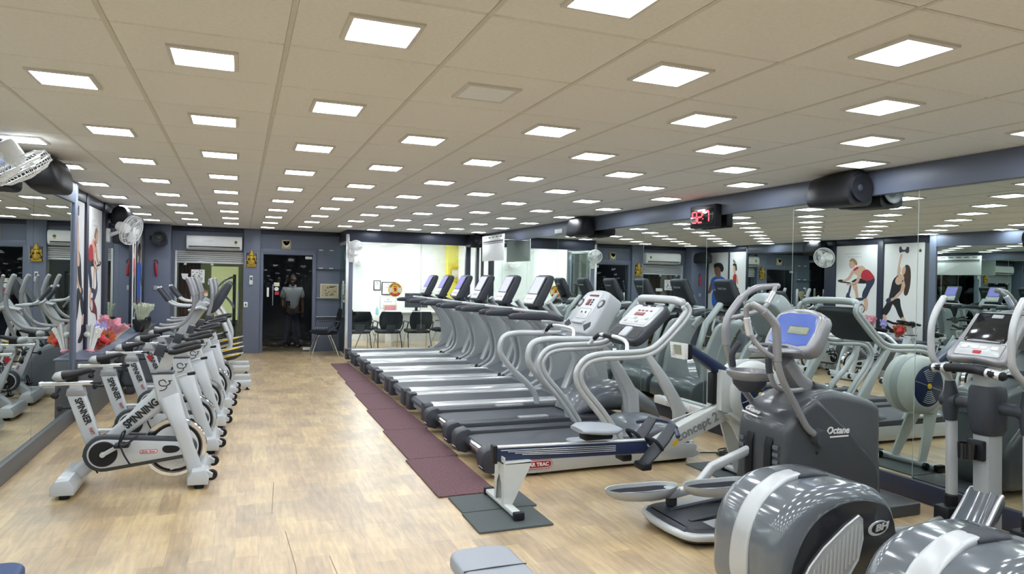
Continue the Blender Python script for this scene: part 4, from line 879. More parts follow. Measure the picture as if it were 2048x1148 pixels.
def make_far(label, loc):
    t = thing('cross_trainer', label, 'cross trainer', loc, 0, 'silver cross trainers at the far left')
    L = lambda x, y, z: (x+.5, y, z)
    S = lambda *p: [(x+.5, z) for x, z in p]
    part('drive_housing', MB().prism(spoly(S((-1.34, .06), (-1.33, .34), (-1.24, .54), (-1.05, .63), (-.86, .58), (-.72, .42), (-.66, .20), (-.66, .06)), 3), -.17, .17, 'xz', .06, 4), 'hood_grey', t, ang=60)
    part('mast', MB().sweep([L(-.84, 0, .44), L(-.66, 0, .78), L(-.44, 0, 1.12)], .05, .06, 12, 5), 'silver', t)
    part('console', MB().prism(spoly(S((-.40, 1.02), (-.31, 1.17), (-.19, 1.37), (-.15, 1.40), (-.10, 1.37), (-.13, 1.27), (-.24, 1.06), (-.33, .99)), 2), -.19, .19, 'xz', .03, 3), 'char', t, ang=50)
    part('console_panel', MB().prism(S((-.395, 1.06), (-.20, 1.375), (-.196, 1.373), (-.39, 1.056)), -.15, .15, 'xz'), 'slate_grey', t, flat=True)
    part('tray', MB().sweep([L(-.62, 0, 1.02), L(-.48, 0, 1.06), L(-.36, 0, 1.02)], [.10, .16, .14], [.015, .025, .02], 14, 3), 'silver', t)
    for s in (-1, 1):
        y = s*.30
        part('arm', MB().tube([L(-.62, y, 1.44), L(-.585, y, 1.36), L(-.545, y, 1.22), L(-.545, y, 1.08), L(-.60, y, .94), L(-.72, y, .83), L(-.90, y, .80), L(-.98, y, .81)], .024, 10, 5), 'tube_grey', t)
        part('arm_cover', MB().tube([L(-.62, y, 1.44), L(-.585, y, 1.36), L(-.545, y, 1.22)], .030, 10, 4), 'tube_grey', t)
        part('fixed_grip', MB().tube([L(-.60, s*.15, 1.08), L(-.74, s*.17, 1.09), L(-.83, s*.17, 1.13), L(-.90, s*.165, 1.22), L(-.97, s*.16, 1.32)], .017, 10, 5), 'silver', t)
        part('grip_cover', MB().tube([L(-.85, s*.17, 1.15), L(-.90, s*.165, 1.22), L(-.955, s*.161, 1.30)], .025, 10, 4), 'char', t)
        part('front_stay', MB().tube([L(-.36, s*.12, 1.08), L(-.26, s*.14, .98), L(-.16, s*.15, .78), L(-.10, s*.155, .58), L(-.18, s*.155, .44), L(-.34, s*.15, .38)], .026, 10, 5), 'silver', t)
        part('swing_arm', MB().tube([L(-.36, y*.9, 1.43), L(-.33, y, 1.28), L(-.34, y, 1.10), L(-.42, y, .82), L(-.52, y, .58)], .022, 10, 5), 'tube_grey', t)
        z = .46 if s < 0 else .34
        pd = part('pedal', MB().sweep([L(-.42, s*.16, z-.05), L(-.25, s*.16, z), L(-.05, s*.16, z+.04), L(.03, s*.16, z+.07)], [.04, .075, .07, .03], [.012, .035, .03, .012], 12, 3), 'char', t, ang=50)
        part('pedal_edge', MB().tube([L(-.38, s*.16-.05, z-.01), L(-.2, s*.16-.075, z+.035), L(-.04, s*.16-.065, z+.072), L(.03, s*.16, z+.085)], .009, 6, 4), 'yellow', pd)
        part('pedal_top', MB().sweep([L(-.30, s*.16, z+.035), L(-.05, s*.16, z+.075), L(.06, s*.16, z+.095)], [.06, .065, .03], .006, 10, 3), 'silver', pd)
        rb = part('base_rail', MB().rbox(-1.1+.5, .16+.5, s*.30-.055, s*.30+.055, .035, .125, .015), 'silver', t)
        part('leveller', MB().lathe([(.03, 0), (.03, .008), (.01, .012), (.01, .05)], L(.11, s*.30, 0), (0, 0, 1), 12), 'black', rb)
    part('cross_foot', MB().rbox(-1.3+.5, -1.2+.5, -.36, .36, 0, .07, .02), 'char', t)
    return t
far = make_far('silver cross trainer at the far left, nearest the cycling bikes', (-.5, 10.0, 0))
dup(far, (-.5, 11.6, 0), 'silver cross trainer at the far left, nearest the shopfront window')

# ================================================================== BH CROSS TRAINERS
def make_bh(label, loc):
    X0 = 2.6; G = .14
    t = thing('cross_trainer', label, 'cross trainer', loc, 0, 'glossy grey rear-drive cross trainers')
    L = lambda x, y, z: (x-X0+(G if x > 3.3 else 0), y, z); S = lambda *p: [(x-X0, z) for x, z in p]
    prof = spoly(S((2.22, .05), (2.185, .22), (2.20, .37), (2.27, .495), (2.385, .565), (2.53, .588), (2.69, .582), (2.83, .54), (2.915, .44), (2.94, .25), (2.92, .05), (2.5, .04)), 4)
    part('flywheel_housing', MB().prism(prof, -.235, .235, 'xz', .075, 7), 'bh_body', t, ang=60)
    sp = spoly(S((2.26, .07), (2.27, .24), (2.33, .39), (2.43, .485), (2.58, .53), (2.74, .515), (2.86, .45), (2.91, .25), (2.89, .07), (2.5, .06)), 3)
    for s in (-1, 1):
        sd = part('side_panel', MB().prism(sp, s*.2, s*.243, 'xz', .014, 3), 'bh_side', t, ang=50)
        vt = spoly(S((2.29, .10), (2.33, .22), (2.44, .335), (2.615, .445), (2.66, .44), (2.66, .30), (2.58, .18), (2.42, .09)), 3)
        v = part('vent', MB().prism(vt, s*.238, s*.250, 'xz', .004, 2), 'panel_grey', sd)
        part('vent_rim', MB().tube([(x, s*.25, z) for x, z in vt[::2]], .006, 6, 0, loop=True), 'silver', v)
        for k in range(14):
            x = 2.33+k*.024
            za = .105+max(0, (x-2.42))*.72 if x > 2.36 else .13; zb = .22+(x-2.33)*.78 if x < 2.60 else .43
            part('slat', MB().sweep([L(x, s*.251, za+.01), L(x+.012, s*.251, min(zb, .43)-.012)], .003, .007, 6, 3), 'silver', v)
        ba = part('badge', MB().at(Matrix.Translation(L(2.77, s*.245, .385)) @ Matrix.Rotation(math.radians(-8), 4, 'Y')).prism(circ(0, 0, .062, .034, 28), -.002, .002, 'xz', .001), 'silver_hi', sd)
        part('badge_core', MB().at(Matrix.Translation(L(2.777, s*.246, .387)) @ Matrix.Rotation(math.radians(-8), 4, 'Y')).prism(circ(0, 0, .05, .026, 28), -.0025, .0025, 'xz', .001), 'bh_side', ba)
        text('lettering', 'BH', .042, 'silver_hi', ba, frame(L(2.785, s*.2495, .389), (-s, 0, -.13*-s if s > 0 else .13), (-.13, 0, 1)), bold=.0015, shear=.3, sx=1.5)
    # silver band over the crest
    band = [(2.202, .10), (2.182, .20), (2.203, .36), (2.275, .493), (2.39, .570), (2.46, .590), (2.50, .594)]
    part('crest_band', MB().sweep([L(x, 0, z) for x, z in catmull([(a, b, 0) for a, b in band], 5) and [(p.x, p.y) for p in catmull([(a, b, 0) for a, b in band], 5)]], [.062, .06, .056, .052, .048, .045], .014, 12, 5), 'silver', t, ang=60)
    part('crest_cap', MB().sweep([L(2.48, 0, .592), L(2.55, 0, .594), L(2.64, 0, .584), L(2.72, 0, .556)], [.05, .06, .06, .04], [.014, .02, .018, .01], 14, 3), 'char', t, ang=60)
    # base beam to the front mast
    part('base_beam', MB().rbox(2.80-X0, 3.95-X0+G, -.04, .04, .035, .11, .02), 'char', t)
    ff = part('front_foot', MB().rbox(3.90-X0+G, 4.0-X0+G, -.27, .27, .02, .085, .02), 'char', t)
    part('boot', MB().sweep([L(3.46, 0, .06), L(3.58, 0, .15), L(3.68, 0, .27), L(3.74, 0, .36)], [.09, .09, .085, .08], [.04, .06, .07, .07], 14, 3.2), 'bh_body', t, ang=60)
    for s in (-1, 1): part('boot_trim', MB().tube([L(3.47, s*.09, .10), L(3.60, s*.09, .225), L(3.70, s*.085, .35), L(3.73, s*.085, .38)], .012, 8, 4), 'silver_hi', t)
    part('mast', MB().sweep([L(3.745, 0, .08), L(3.72, 0, .8), L(3.70, 0, 1.13)], .05, .062, 12, 5), 'panel_grey', t)
    part('mast_sleeve', MB().sweep([L(3.725, 0, .70), L(3.725, 0, .73), L(3.72, 0, .84), L(3.715, 0, .95), L(3.715, 0, .97)], [.06, .075, .08, .075, .066], [.07, .085, .088, .08, .07], 14, 3.5), 'char', t, ang=50)
    ch = part('cup_holder', MB().lathe([(.035, 0), (.043, .004), (.046, .09), (.042, .09), (.039, .008)], L(3.615, .04, .56), (0, 0, 1), 20), 'black_gloss', t)
    part('holder_back', MB().rbox(3.64-X0+G, 3.67-X0+G, -.035, .06, .56, .67, .008, plane='yz'), 'black', ch)
    # console
    M = frame(L(3.72, 0, 1.235), (0, -1, 0), Vector((.20, 0, .23))) @ Matrix.Diagonal((.76, .9, 1, 1))
    cs = part('console', MB().at(M).prism(spoly([(-.215, -.19), (0, -.185), (.215, -.19), (.20, -.02), (.19, .16), (.17, .185), (0, .195), (-.17, .185), (-.19, .16), (-.20, -.02)], 3), -.035, .02, 'xy', .018, 3), 'tube_grey', t, ang=50)
    part('display', MB().at(M).rbox(-.15, .15, -.055, .17, .012, .026, .012), 'black_gloss', cs)
    part('display_frame', MB().at(M).rbox(-.04, .04, .13, .158, .024, .029, .004), 'panel_grey', cs); part('display_line', MB().at(M).rbox(-.12, .12, -.058, -.05, .024, .029, .002), 'panel_grey', cs)
    part('key_panel', MB().at(M).rbox(-.17, .17, -.165, -.065, .012, .026, .012), 'silver', cs)
    for k, x in enumerate((-.11, -.03, .03, .11)): part('key', MB().at(M).rbox(x-.026, x+.026, -.115, -.09, .024, .03, .005), 'logo_white', cs)
    part('key', MB().at(M).rbox(-.028, .03, -.15, -.128, .024, .03, .005), 'red_cloth', cs, label='red start key')
    part('console_stem', MB().sweep([L(3.71, 0, 1.08), L(3.735, 0, 1.17)], [.05, .06], .03, 10, 4), 'char', t)
    hb = part('fixed_handlebar', MB().tube([L(3.54, -.20, 1.05), L(3.535, -.12, 1.06), L(3.57, -.04, 1.065), L(3.57, .04, 1.065), L(3.535, .12, 1.06), L(3.54, .20, 1.05)], .024, 12, 4), 'black', t)
    for s in (-1, 1): part('pulse_grip', MB().tube([L(3.538, s*.185, 1.0525), L(3.536, s*.115, 1.06)], .026, 12, 3), 'silver_hi', hb)
    part('handlebar_clamp', MB().sweep([L(3.57, 0, 1.062), L(3.68, 0, 1.06)], [.04, .05], .022, 10, 4), 'char', t)
    part('axle', MB().lathe([(.034, -.17), (.034, .17)], L(3.72, 0, .855), (0, 1, 0), 16), 'char', t)
    for s in (-1, 1):
        y = s*.215; a = .0
        part('pivot', MB().lathe([(.03, -.05), (.042, -.045), (.042, .045), (.03, .05)], L(3.72, y, .855), (0, 1, 0), 18).sweep([L(3.725, y, .74), L(3.72, y, .80), L(3.72, y, .86), L(3.715, y, .93), L(3.71, y, .97)], [.036, .042, .044, .032, .026], [.036, .042, .044, .032, .026], 14, 2), 'char', t, ang=50)
        part('swing_arm', MB().tube([L(3.71, y, .95), L(3.70, y, .985), L(3.67, y*1.0, 1.02), L(3.60, y*1.02, 1.07), L(3.565, y*1.03, 1.12), L(3.555, y*1.04, 1.22), L(3.565, y*1.04, 1.31), L(3.60, y*1.03, 1.385), L(3.65, y*1.02, 1.45)], .0185, 12, 5), 'silver', t)
        part('lower_arm', MB().tube([L(3.73, y, .76), L(3.75, y, .23)], .031, 12, 0), 'silver', t)
        part('arm_knuckle', MB().rbox(3.66-X0+G, 3.80-X0+G, y-.05, y+.05, .12, .24, .015).tube([L(3.75, y, .23), L(3.745, y, .30)], .036, 12, 0), 'black', t)
        part('pedal_arm', MB().tube([L(3.74, y, .165), L(3.62, y, .15), L(3.50, y*.98, .125), L(3.35, y*.95, .135), L(3.0, y*.88, .17)], .026, 12, 5), 'tube_grey', t)
        pd = part('pedal', MB().sweep([L(3.05, y*.9, .24), L(3.15, y*.9, .235), L(3.25, y*.9, .235), L(3.30, y*.9, .25)], [.06, .075, .075, .06], .014, 12, 4), 'black', t)
        part('pedal_rim', MB().tube([L(3.06, y*.9-.07, .25), L(3.06, y*.9-.07, .275), L(3.27, y*.9-.07, .285), L(3.29, y*.9, .30), L(3.27, y*.9+.07, .285), L(3.06, y*.9+.07, .275)], .008, 6, 2), 'black', pd)
    return t
bh = make_bh('glossy grey cross trainer with vented side, fully behind the nearer one', (2.6, 2.60, 0))
dup(bh, (2.6, 1.74, 0), 'nearest glossy grey cross trainer, cut by the bottom right corner')
# ================================================================== FLOOR MATS, BENCH, CABLES
ml = ((4.57, 5.59), (5.60, 6.72), (6.73, 7.82), (7.83, 8.90), (8.91, 9.97), (9.98, 11.08), (11.09, 12.15))
ml_lab = ('nearest', 'second nearest', 'third nearest', 'middle', 'third farthest', 'second farthest', 'farthest')
for k, (a, b) in enumerate(ml):
    xl = 1.27+.21*((a+b)/2-4.56)/7.6; wd = .43 if k < 6 else .47
    n = MB().rbox(xl, xl+min(wd, 1.76-xl+.01) if k < 6 else xl+.30, a, b, 0, .012, .012, bev=.004)
    o = part('rubber_mat', n, 'mat_purple', None, flat=True)
    tag(o, '%s speckled purple rubber mat in the strip behind the treadmills' % ml_lab[k], 'mat', 'purple mats along the treadmills')
tag(part('rubber_tile', MB().rbox(1.345, 1.86, 4.21, 4.545, 0, .012, .006, bev=.003), 'mat_grey', None, flat=True), 'grey rubber tile under the rear leg of the rower, touching the purple mats', 'mat')
tag(part('rubber_tile', MB().rbox(1.335, 1.815, 3.845, 4.195, 0, .013, .006, bev=.003), 'mat_grey', None, flat=True), 'grey rubber tile nearest the camera, under the end of the rower', 'mat')
tag(part('rubber_tile', MB().rbox(3.46, 3.95, 3.95, 4.8, 0, .01, .006, bev=.003), 'mat_grey', None, flat=True), 'grey rubber mat under the front foot of the rower', 'mat')
t = thing('weight_bench', 'grey padded bench end at the bottom edge', 'bench', (.88, 2.0, 0))
pd = part('pad', MB().prism(rrect(-.125, .125, -.75, .57, .07, 5), .395, .455, 'xy', .02, 4), 'pad_grey', t, ang=50)
part('seam', MB().tube([(-.12, .35, .4545), (0, .35, .457), (.12, .35, .4545)], .003, 6, 2), 'char', pd)
part('pad_base', MB().rbox(-.11, .11, -.73, .55, .375, .395, .05), 'silver', t)
part('frame', MB().rbox(-.03, .03, -.7, .45, .32, .375, .01).rbox(-.025, .025, .35, .40, .04, .33, .008).rbox(-.025, .025, -.65, -.6, .04, .33, .008), 'silver', t)
for y in (.375, -.625): part('foot', MB().rbox(-.25, .25, y-.03, y+.03, 0, .05, .012), 'char', t)
t = thing('step_stool', 'blue padded stool just cut by the bottom left corner', 'stool', (-.87, 2.98, 0))
part('seat', MB().prism(rrect(-.14, .14, -.14, .14, .07, 5), .33, .40, 'xy', .02, 4), 'blue_pad', t, ang=50)
for sx in (-1, 1):
    for sy in (-1, 1): part('leg', MB().tube([(sx*.09, sy*.09, .34), (sx*.12, sy*.12, 0)], .014, 8, 0), 'char', t)
ra = random.Random(11)
for n, (cx, cy, lab) in enumerate(((4.05, 4.95, 'tangled black power cord on the floor beside the nearest treadmill'), )):
    pts = []
    for k in range(22):
        a = k*.75+n; r = .05+.12*ra.random(); pts.append((cx+r*math.cos(a)*1.2, cy+r*math.sin(a), .009+.012*ra.random()))
    pts = [(3.68, 5.1+.05*n, .012)]+pts+[(4.4, cy+.1, .02), (4.43, cy+.1, .15)]
    tag(part('power_cord', MB().tube(pts, .0065, 6, 4), 'black', None), lab, 'cord')
t = thing('socket_strip', 'white power socket trunking along the right wall base', 'sockets', (4.40, 5.1, .15))
part('trunking', MB().rbox(-.02, .058, -1.2, 1.6, 0, .085, .006), 'plastic_white', t)
for k in range(8):
    q = part('socket', MB().rbox(-.026, -.018, -1.05+k*.33, -.93+k*.33, .01, .075, .006, plane='yz'), 'logo_white', t)
    part('socket_holes', MB().lathe([(.004, 0), (.004, .003)], (-.0262, -1.01+k*.33, .05), (-1, 0, 0), 8).lathe([(.004, 0), (.004, .003)], (-.0262, -.97+k*.33, .05), (-1, 0, 0), 8).lathe([(.005, 0), (.005, .003)], (-.0262, -.99+k*.33, .028), (-1, 0, 0), 8), 'ink', q)
# ================================================================== WALL FANS
def make_fan(label, loc, n, wall, r=.2, cat='fan'):
    """loc is the fan-ring centre, n the blowing direction, wall the mounting point"""
    t = thing('wall_fan', label, cat, loc)
    n = Vector(n).normalized(); a = n.orthogonal().normalized(); b = n.cross(a)
    W = Vector(wall)-Vector(loc)
    ring = lambda R, d, k=32: [n*d+(a*math.cos(2*PI*j/k)+b*math.sin(2*PI*j/k))*R for j in range(k)]
    mb = MB()
    for R, d in ((r, 0), (r*.97, .035), (r*.97, -.035), (r*.7, .058), (r*.7, -.058), (r*.38, .066)): mb.tube(ring(R, d), .0035 if R < r else .006, 6, 0, loop=True)
    for j in range(40):
        c = a*math.cos(2*PI*j/40)+b*math.sin(2*PI*j/40)
        mb.tube([c*r*.2+n*.07, c*r*.7+n*.058, c*r*.97+n*.03, c*r, c*r*.97-n*.03, c*r*.7-n*.058, c*r*.3-n*.066], .0018, 4, 0)
    part('cage', mb, 'plastic_white', t)
    part('badge', MB().lathe([(.004, .078), (r*.2, .074), (r*.21, .064)], (0, 0, 0), n, 20), 'logo_white', t)
    for j in range(3):
        A = 2*PI*j/3; c = a*math.cos(A)+b*math.sin(A); e = n.cross(c)
        part('blade', MB().sweep([c*.02, c*r*.4+e*r*.12, c*r*.7+e*r*.2, c*r*.88+e*r*.16], [.02, r*.22, r*.32, r*.16], .003, 8, 3, up=e*.9+n*.4), 'plastic_white', t)
    part('motor', MB().lathe([(.03, -.02), (.05, -.04), (.062, -.07), (.064, -.15), (.055, -.185), (.02, -.195)], (0, 0, 0), n, 20), 'plastic_white', t)
    p = n*-.13
    part('neck', MB().tube([p, p*.6+W*.35+Vector((0, 0, -.03)), W], [.02, .022, .026], 8, 4), 'plastic_white', t)
    d = Vector((1, 0, 0)) if abs(W.x) >= abs(W.y) else Vector((0, 1, 0))
    part('wall_plate', (MB().rbox(W.x-.012, W.x+.03, W.y-.05, W.y+.05, W.z-.09, W.z+.09, .02, plane='yz') if d.x else MB().rbox(W.x-.05, W.x+.05, W.y-.02, W.y+.012, W.z-.09, W.z+.09, .02, plane='xz')), 'plastic_white', t)
    return t
make_fan('white wall fan at the left edge, tilted down before a black speaker', (-1.33, 5.40, 2.17), (.55, .16, -.8), (XL+.02, 5.26, 2.26), .175)
make_fan('white wall fan high on the left wall beside the poster panels', (-1.30, 10.05, 2.04), (.85, -.35, -.3), (XP+.035, 10.2, 1.97), .19)
make_fan('small white fan at the top corner of the glazed office', (1.98, 13.02, 2.03), (.35, -.8, -.35), (1.94, 13.18, 1.86), .15)
make_fan('grey wall fan inside the glazed office', (2.55, 16.2, 1.98), (-.1, -1, -.25), (2.6, 16.58, 1.85), .18)
# ================================================================== SPEAKERS
def make_speaker(label, loc, rz):
    t = thing('loudspeaker', label, 'speaker', loc, rz, 'black wall loudspeakers')
    # body axis along local +x (front), mounted on its back at -y
    D = spoly([(-.11, -.12), (-.115, .0), (-.08, .10), (0, .14), (.08, .10), (.115, .0), (.11, -.12), (0, -.13)], 4)
    part('body', MB().loft([[(x, y*s, z*s) for y, z in D] for x, s in ((-.26, .72), (-.24, .86), (-.1, .95), (.12, 1.0), (.16, 1.0), (.18, .97))]), 'black', t, ang=50)
    part('baffle', MB().lathe([(.004, .165), (.04, .16), (.05, .182), (.085, .186), (.098, .20), (.105, .20), (.108, .17)], (0, -.0, .0), (1, 0, 0), 28), 'black', t, ang=50)
    part('cone', MB().lathe([(.004, .185), (.025, .18), (.03, .172)], (0, 0, 0), (1, 0, 0), 20), 'char', t)
    part('bracket', MB().rbox(-.06, .04, -.16, -.10, -.04, .04, .01), 'black', t)
    return t
s0 = make_speaker('black loudspeaker above the right mirrors, nearest the camera', (XR-.16, 4.08, 2.245), -PI/2); s0.scale = (1, -1, 1)
def spk(loc, lab, rz, flip=1):
    c = dup(s0, loc, lab, rz); c.scale = (1, flip, 1); return c
spk((XR-.16, 8.52, 2.245), 'black loudspeaker above the right mirrors, beyond the red clock', PI/2)
spk((4.27, 12.98, 2.25), 'black loudspeaker in the far right corner by the office glass', -PI/2, -1)
spk((XL+.17, 6.28, 2.235), 'black loudspeaker on the left wall right behind the nearest fan', PI/2, -1)
spk((XP+.17, 10.45, 2.235), 'black loudspeaker on the left wall above the middle fan', PI/2, -1)
spk((-1.33, 13.76, 2.12), 'black loudspeaker at the far left end beside the air conditioner', -PI/2)
# ================================================================== CLOCK, NOTICE
t = thing('led_clock', 'black wall clock with red digits over the right mirror', 'clock', (XR, 5.88, 2.185))
part('case', MB().rbox(-.11, -.03, -.21, .21, -.115, .115, .012, plane='yz'), 'black', t)
part('mount', MB().rbox(-.035, 0, -.1, .1, -.06, .06, .004), 'black', t)
fc = part('face', MB().rbox(-.118, -.105, -.185, .185, -.085, .075, .006, plane='yz'), 'black_gloss', t)
SEG = {'9': 'abcdfg', '2': 'abged', '3': 'abcdg', '7': 'abc'}
def seg7(mb, ch, y, z, w=.035, h=.055):
    E = {'a': ((-w, h), (w, h)), 'b': ((w, h), (w, 0)), 'c': ((w, 0), (w, -h)), 'd': ((-w, -h), (w, -h)), 'e': ((-w, -h), (-w, 0)), 'f': ((-w, 0), (-w, h)), 'g': ((-w, 0), (w, 0))}
    for s in SEG[ch]:
        (u0, v0), (u1, v1) = E[s]; du, dv = (u1-u0), (v1-v0); l = math.hypot(du, dv); du, dv = du/l*.005, dv/l*.005
        mb.sweep([(-.1195, y-(u0+du), z+v0+dv), (-.1195, y-(u1-du), z+v1-dv)], .003, .007, 6, 4, up=(1, 0, 0))
mb = MB()
for ch_, yy in (('9', .115), ('2', .025), ('7', -.085)):
    mb = MB(); seg7(mb, ch_, yy, -.005); part('digit', mb, 'red_led', fc)
mb = MB(); mb.rbox(-.122, -.118, -.032, -.022, .012, .022, .002, plane='yz', bev=.0005).rbox(-.122, -.118, -.032, -.022, -.03, -.02, .002, plane='yz', bev=.0005)
part('colon', mb, 'red_led', fc)['kind'] = 'stuff'
t = thing('notice_board', 'white printed timetable sheet hung out at the far right wall', 'notice', (4.30, 12.0, 0))
bd = part('board', MB().rbox(-.07, -.06, -.80, .35, 1.84, 2.30, .004, plane='yz'), 'paper', t)
mb = MB(); mb2 = MB()
for k in range(7): mb.box(-.0715, -.0695, -.76, .31, 1.88+k*.042, 1.8815+k*.042)
for k in range(6): mb.box(-.0715, -.0695, -.76+k*.214, -.758+k*.214, 1.88, 2.135)
mb2.box(-.0718, -.0695, -.76, .31, 2.15, 2.165).box(-.0718, -.0695, -.76, .31, 2.175, 2.205)
for k in range(5): mb2.box(-.0718, -.0695, -.70+k*.2, -.58+k*.2, 2.255, 2.275)
mb2.lathe([(.004, 0), (.014, .001)], (-.0715, .2, 2.235), (-1, 0, 0), 10)
part('grid_print', mb, 'faint', bd, flat=True); part('heading_print', mb2, 'slate_grey', bd, flat=True)
part('standoff', MB().tube([(-.06, -.75, 2.2), (.145, -.75, 2.2)], .008, 8, 0).tube([(-.06, .3, 2.2), (.145, .3, 2.2)], .008, 8, 0), 'silver', t)
tag(part('wall_label', MB().rbox(XR-.034, XR-.029, 9.35, 9.6, 2.22, 2.28, .004, plane='yz', bev=.001), 'plastic_white', None), 'small white label on the band above the right mirror', 'label')
# ================================================================== LEFT WALL POSTERS
def poster(name, y0, y1, label, z0=.622, z1=2.265):
    t = thing('poster', label, 'poster', (XP-.004, (y0+y1)/2, 0))
    part('panel', MB().box(-.015, .0, -(y1-y0)/2, (y1-y0)/2, z0, z1), 'logo_white', t, flat=True)
    return t
def fig(t, polys, u0, u1, v0, v1, w, z0, z1):
    """polys drawn in image units as seen mirrored: u grows towards -y, v grows downwards"""
    for k, (nm, m, P) in enumerate(polys):
        Q = [(w*(.5-(u-u0)/(u1-u0)), z1-(v-v0)/(v1-v0)*(z1-z0)) for u, v in P]
        part(nm, MB().prism(spoly(Q, 3), 0.0, .0012+.0006*k, 'yz'), m, t, flat=True)
p1 = poster('a', 8.25, 9.02, 'fitness poster of a woman in black lifting a dumbbell overhead')
fig(p1, [
 ('raised_arm', 'skin', [(762, 238), (742, 240), (722, 335), (708, 440), (738, 450), (748, 395), (738, 350), (760, 262)]),
 ('hair', 'hair', [(800, 352), (842, 362), (860, 430), (857, 560), (832, 655), (805, 672), (788, 640), (800, 560), (778, 480), (788, 420)]),
 ('face', 'skin', [(768, 385), (795, 362), (804, 400), (795, 440), (772, 455), (760, 425)]),
 ('chest', 'skin', [(715, 440), (760, 450), (790, 480), (775, 535), (720, 560), (690, 530), (700, 480)]),
 ('dumbbell', 'char', [(728, 165), (745, 155), (760, 185), (795, 190), (808, 165), (832, 165), (832, 220), (805, 226), (795, 212), (755, 214), (745, 222), (728, 212)]),
 ('vest', 'black_cloth', [(730, 458), (688, 482), (658, 530), (638, 625), (622, 705), (655, 715), (705, 665), (755, 610), (785, 545), (772, 505), (762, 545), (718, 560), (688, 530), (700, 490)]),
 ('shorts', 'black_cloth', [(612, 735), (655, 728), (740, 702), (758, 785), (796, 900), (772, 922), (735, 880), (700, 805), (665, 768), (640, 830), (588, 897), (548, 880), (556, 825), (590, 770)]),
 ('arm', 'skin', [(770, 530), (800, 548), (792, 605), (720, 692), (648, 738), (636, 715), (700, 680), (752, 615)]),
 ('glove', 'navy_cloth', [(640, 700), (600, 710), (590, 740), (620, 760), (645, 740)]),
 ('calf', 'skin', [(555, 893), (590, 890), (606, 960), (580, 972)]), ('calf', 'skin', [(768, 920), (800, 903), (850, 1000), (815, 1012)]),
 ('shoe', 'black_cloth', [(575, 958), (610, 958), (625, 1005), (702, 1050), (690, 1072), (610, 1062), (560, 1015)]), ('shoe', 'navy_cloth', [(808, 1002), (850, 995), (860, 1042), (820, 1048)]),
], 555, 1000, 125, 1130, .77, .62, 2.26)
st = [(0, 1), (.22, .3), (.95, .3), (.36, -.12), (.6, -.8), (0, -.4), (-.6, -.8), (-.36, -.12), (-.95, .3), (-.22, .3)]
part('star_mark', MB().prism([(-.31+x*.04, 2.13+z*.04) for x, z in st], 0, .003, 'yz'), 'ink', p1, flat=True)
p2 = poster('b', 9.15, 10.075, 'fitness poster of a woman in red top riding a red bike')
fig(p2, [
 ('far_leg', 'skin', [(270, 600), (320, 595), (332, 680), (340, 745), (315, 755), (300, 680)]),
 ('bike_frame', 'bike_navy', [(215, 700), (245, 690), (250, 740), (330, 790), (345, 830), (300, 845), (210, 770)]),
 ('bike_stem', 'bike_navy', [(245, 610), (262, 610), (245, 710), (225, 712)]),
 ('bike_bars', 'ink', [(112, 545), (130, 570), (200, 580), (255, 590), (255, 572), (190, 562), (160, 538)]),
 ('far_shorts', 'black_cloth', [(262, 560), (330, 520), (420, 545), (420, 578), (340, 580), (290, 570)]),
 ('bike_body', 'maroon', [(225, 920), (215, 990), (230, 1000), (255, 950), (380, 925), (410, 880), (385, 820), (330, 830), (260, 880)]),
 ('wheel', 'faint', [(350, 870), (380, 830), (405, 870), (390, 910), (360, 910)]),
 ('calf', 'skin', [(395, 745), (430, 745), (440, 820), (432, 885), (415, 885)]),
 ('leggings', 'navy_cloth', [(415, 560), (495, 515), (498, 570), (460, 650), (420, 750), (382, 745), (385, 680), (420, 600)]),
 ('torso', 'skin', [(300, 400), (370, 375), (410, 420), (380, 480), (325, 490), (275, 440)]),
 ('top', 'red_cloth', [(395, 425), (440, 425), (490, 490), (495, 520), (430, 548), (365, 520), (370, 460)]),
 ('top', 'red_cloth', [(285, 410), (325, 385), (335, 405), (295, 435), (275, 440)]),
 ('arm', 'skin', [(335, 400), (375, 400), (355, 500), (330, 580), (225, 605), (215, 590), (305, 560), (325, 500)]),
 ('arm', 'skin', [(265, 430), (290, 440), (240, 530), (180, 562), (170, 548), (225, 510)]),
 ('hair', 'hair_fair', [(240, 310), (268, 285), (300, 305), (320, 345), (310, 370), (285, 335), (262, 325), (245, 335)]),
 ('face', 'skin', [(240, 335), (268, 318), (292, 345), (290, 380), (260, 405), (240, 380)]),
 ('shoe', 'navy_cloth', [(300, 760), (380, 745), (395, 760), (380, 775), (300, 785)]),
], 90, 530, 140, 1180, .925, .62, 2.26)
mb = MB()
for r, n in ((0, 7), (1, 8)):
    for k in range(n): mb.box(0, .002, .02+.045*k-.12, .05+.045*k-.12, 2.06+.06*r-.02, 2.085+.06*r-.02)
part('faint_lettering', mb, 'faint', p2, flat=True)
p3 = poster('c', 12.6, 13.17, 'fitness poster of a woman in red vest standing sideways')
fig(p3, [
 ('arm', 'skin', [(1770, 790), (1785, 790), (1802, 850), (1795, 870), (1780, 850)]),
 ('hair', 'hair', [(1730, 700), (1755, 690), (1778, 712), (1782, 748), (1768, 755), (1755, 720), (1735, 715)]),
 ('face', 'skin', [(1737, 715), (1756, 715), (1765, 745), (1765, 785), (1748, 785), (1738, 750)]),
 ('vest', 'red_cloth', [(1742, 790), (1772, 785), (1778, 830), (1770, 895), (1732, 892), (1733, 830)]),
 ('leggings', 'black_cloth', [(1730, 893), (1772, 893), (1782, 960), (1770, 1060), (1778, 1130), (1755, 1130), (1750, 1020), (1740, 1130), (1722, 1130), (1724, 1000)]),
], 1690, 1900, 600, 1190, .57, .62, 2.24)
mb = MB()
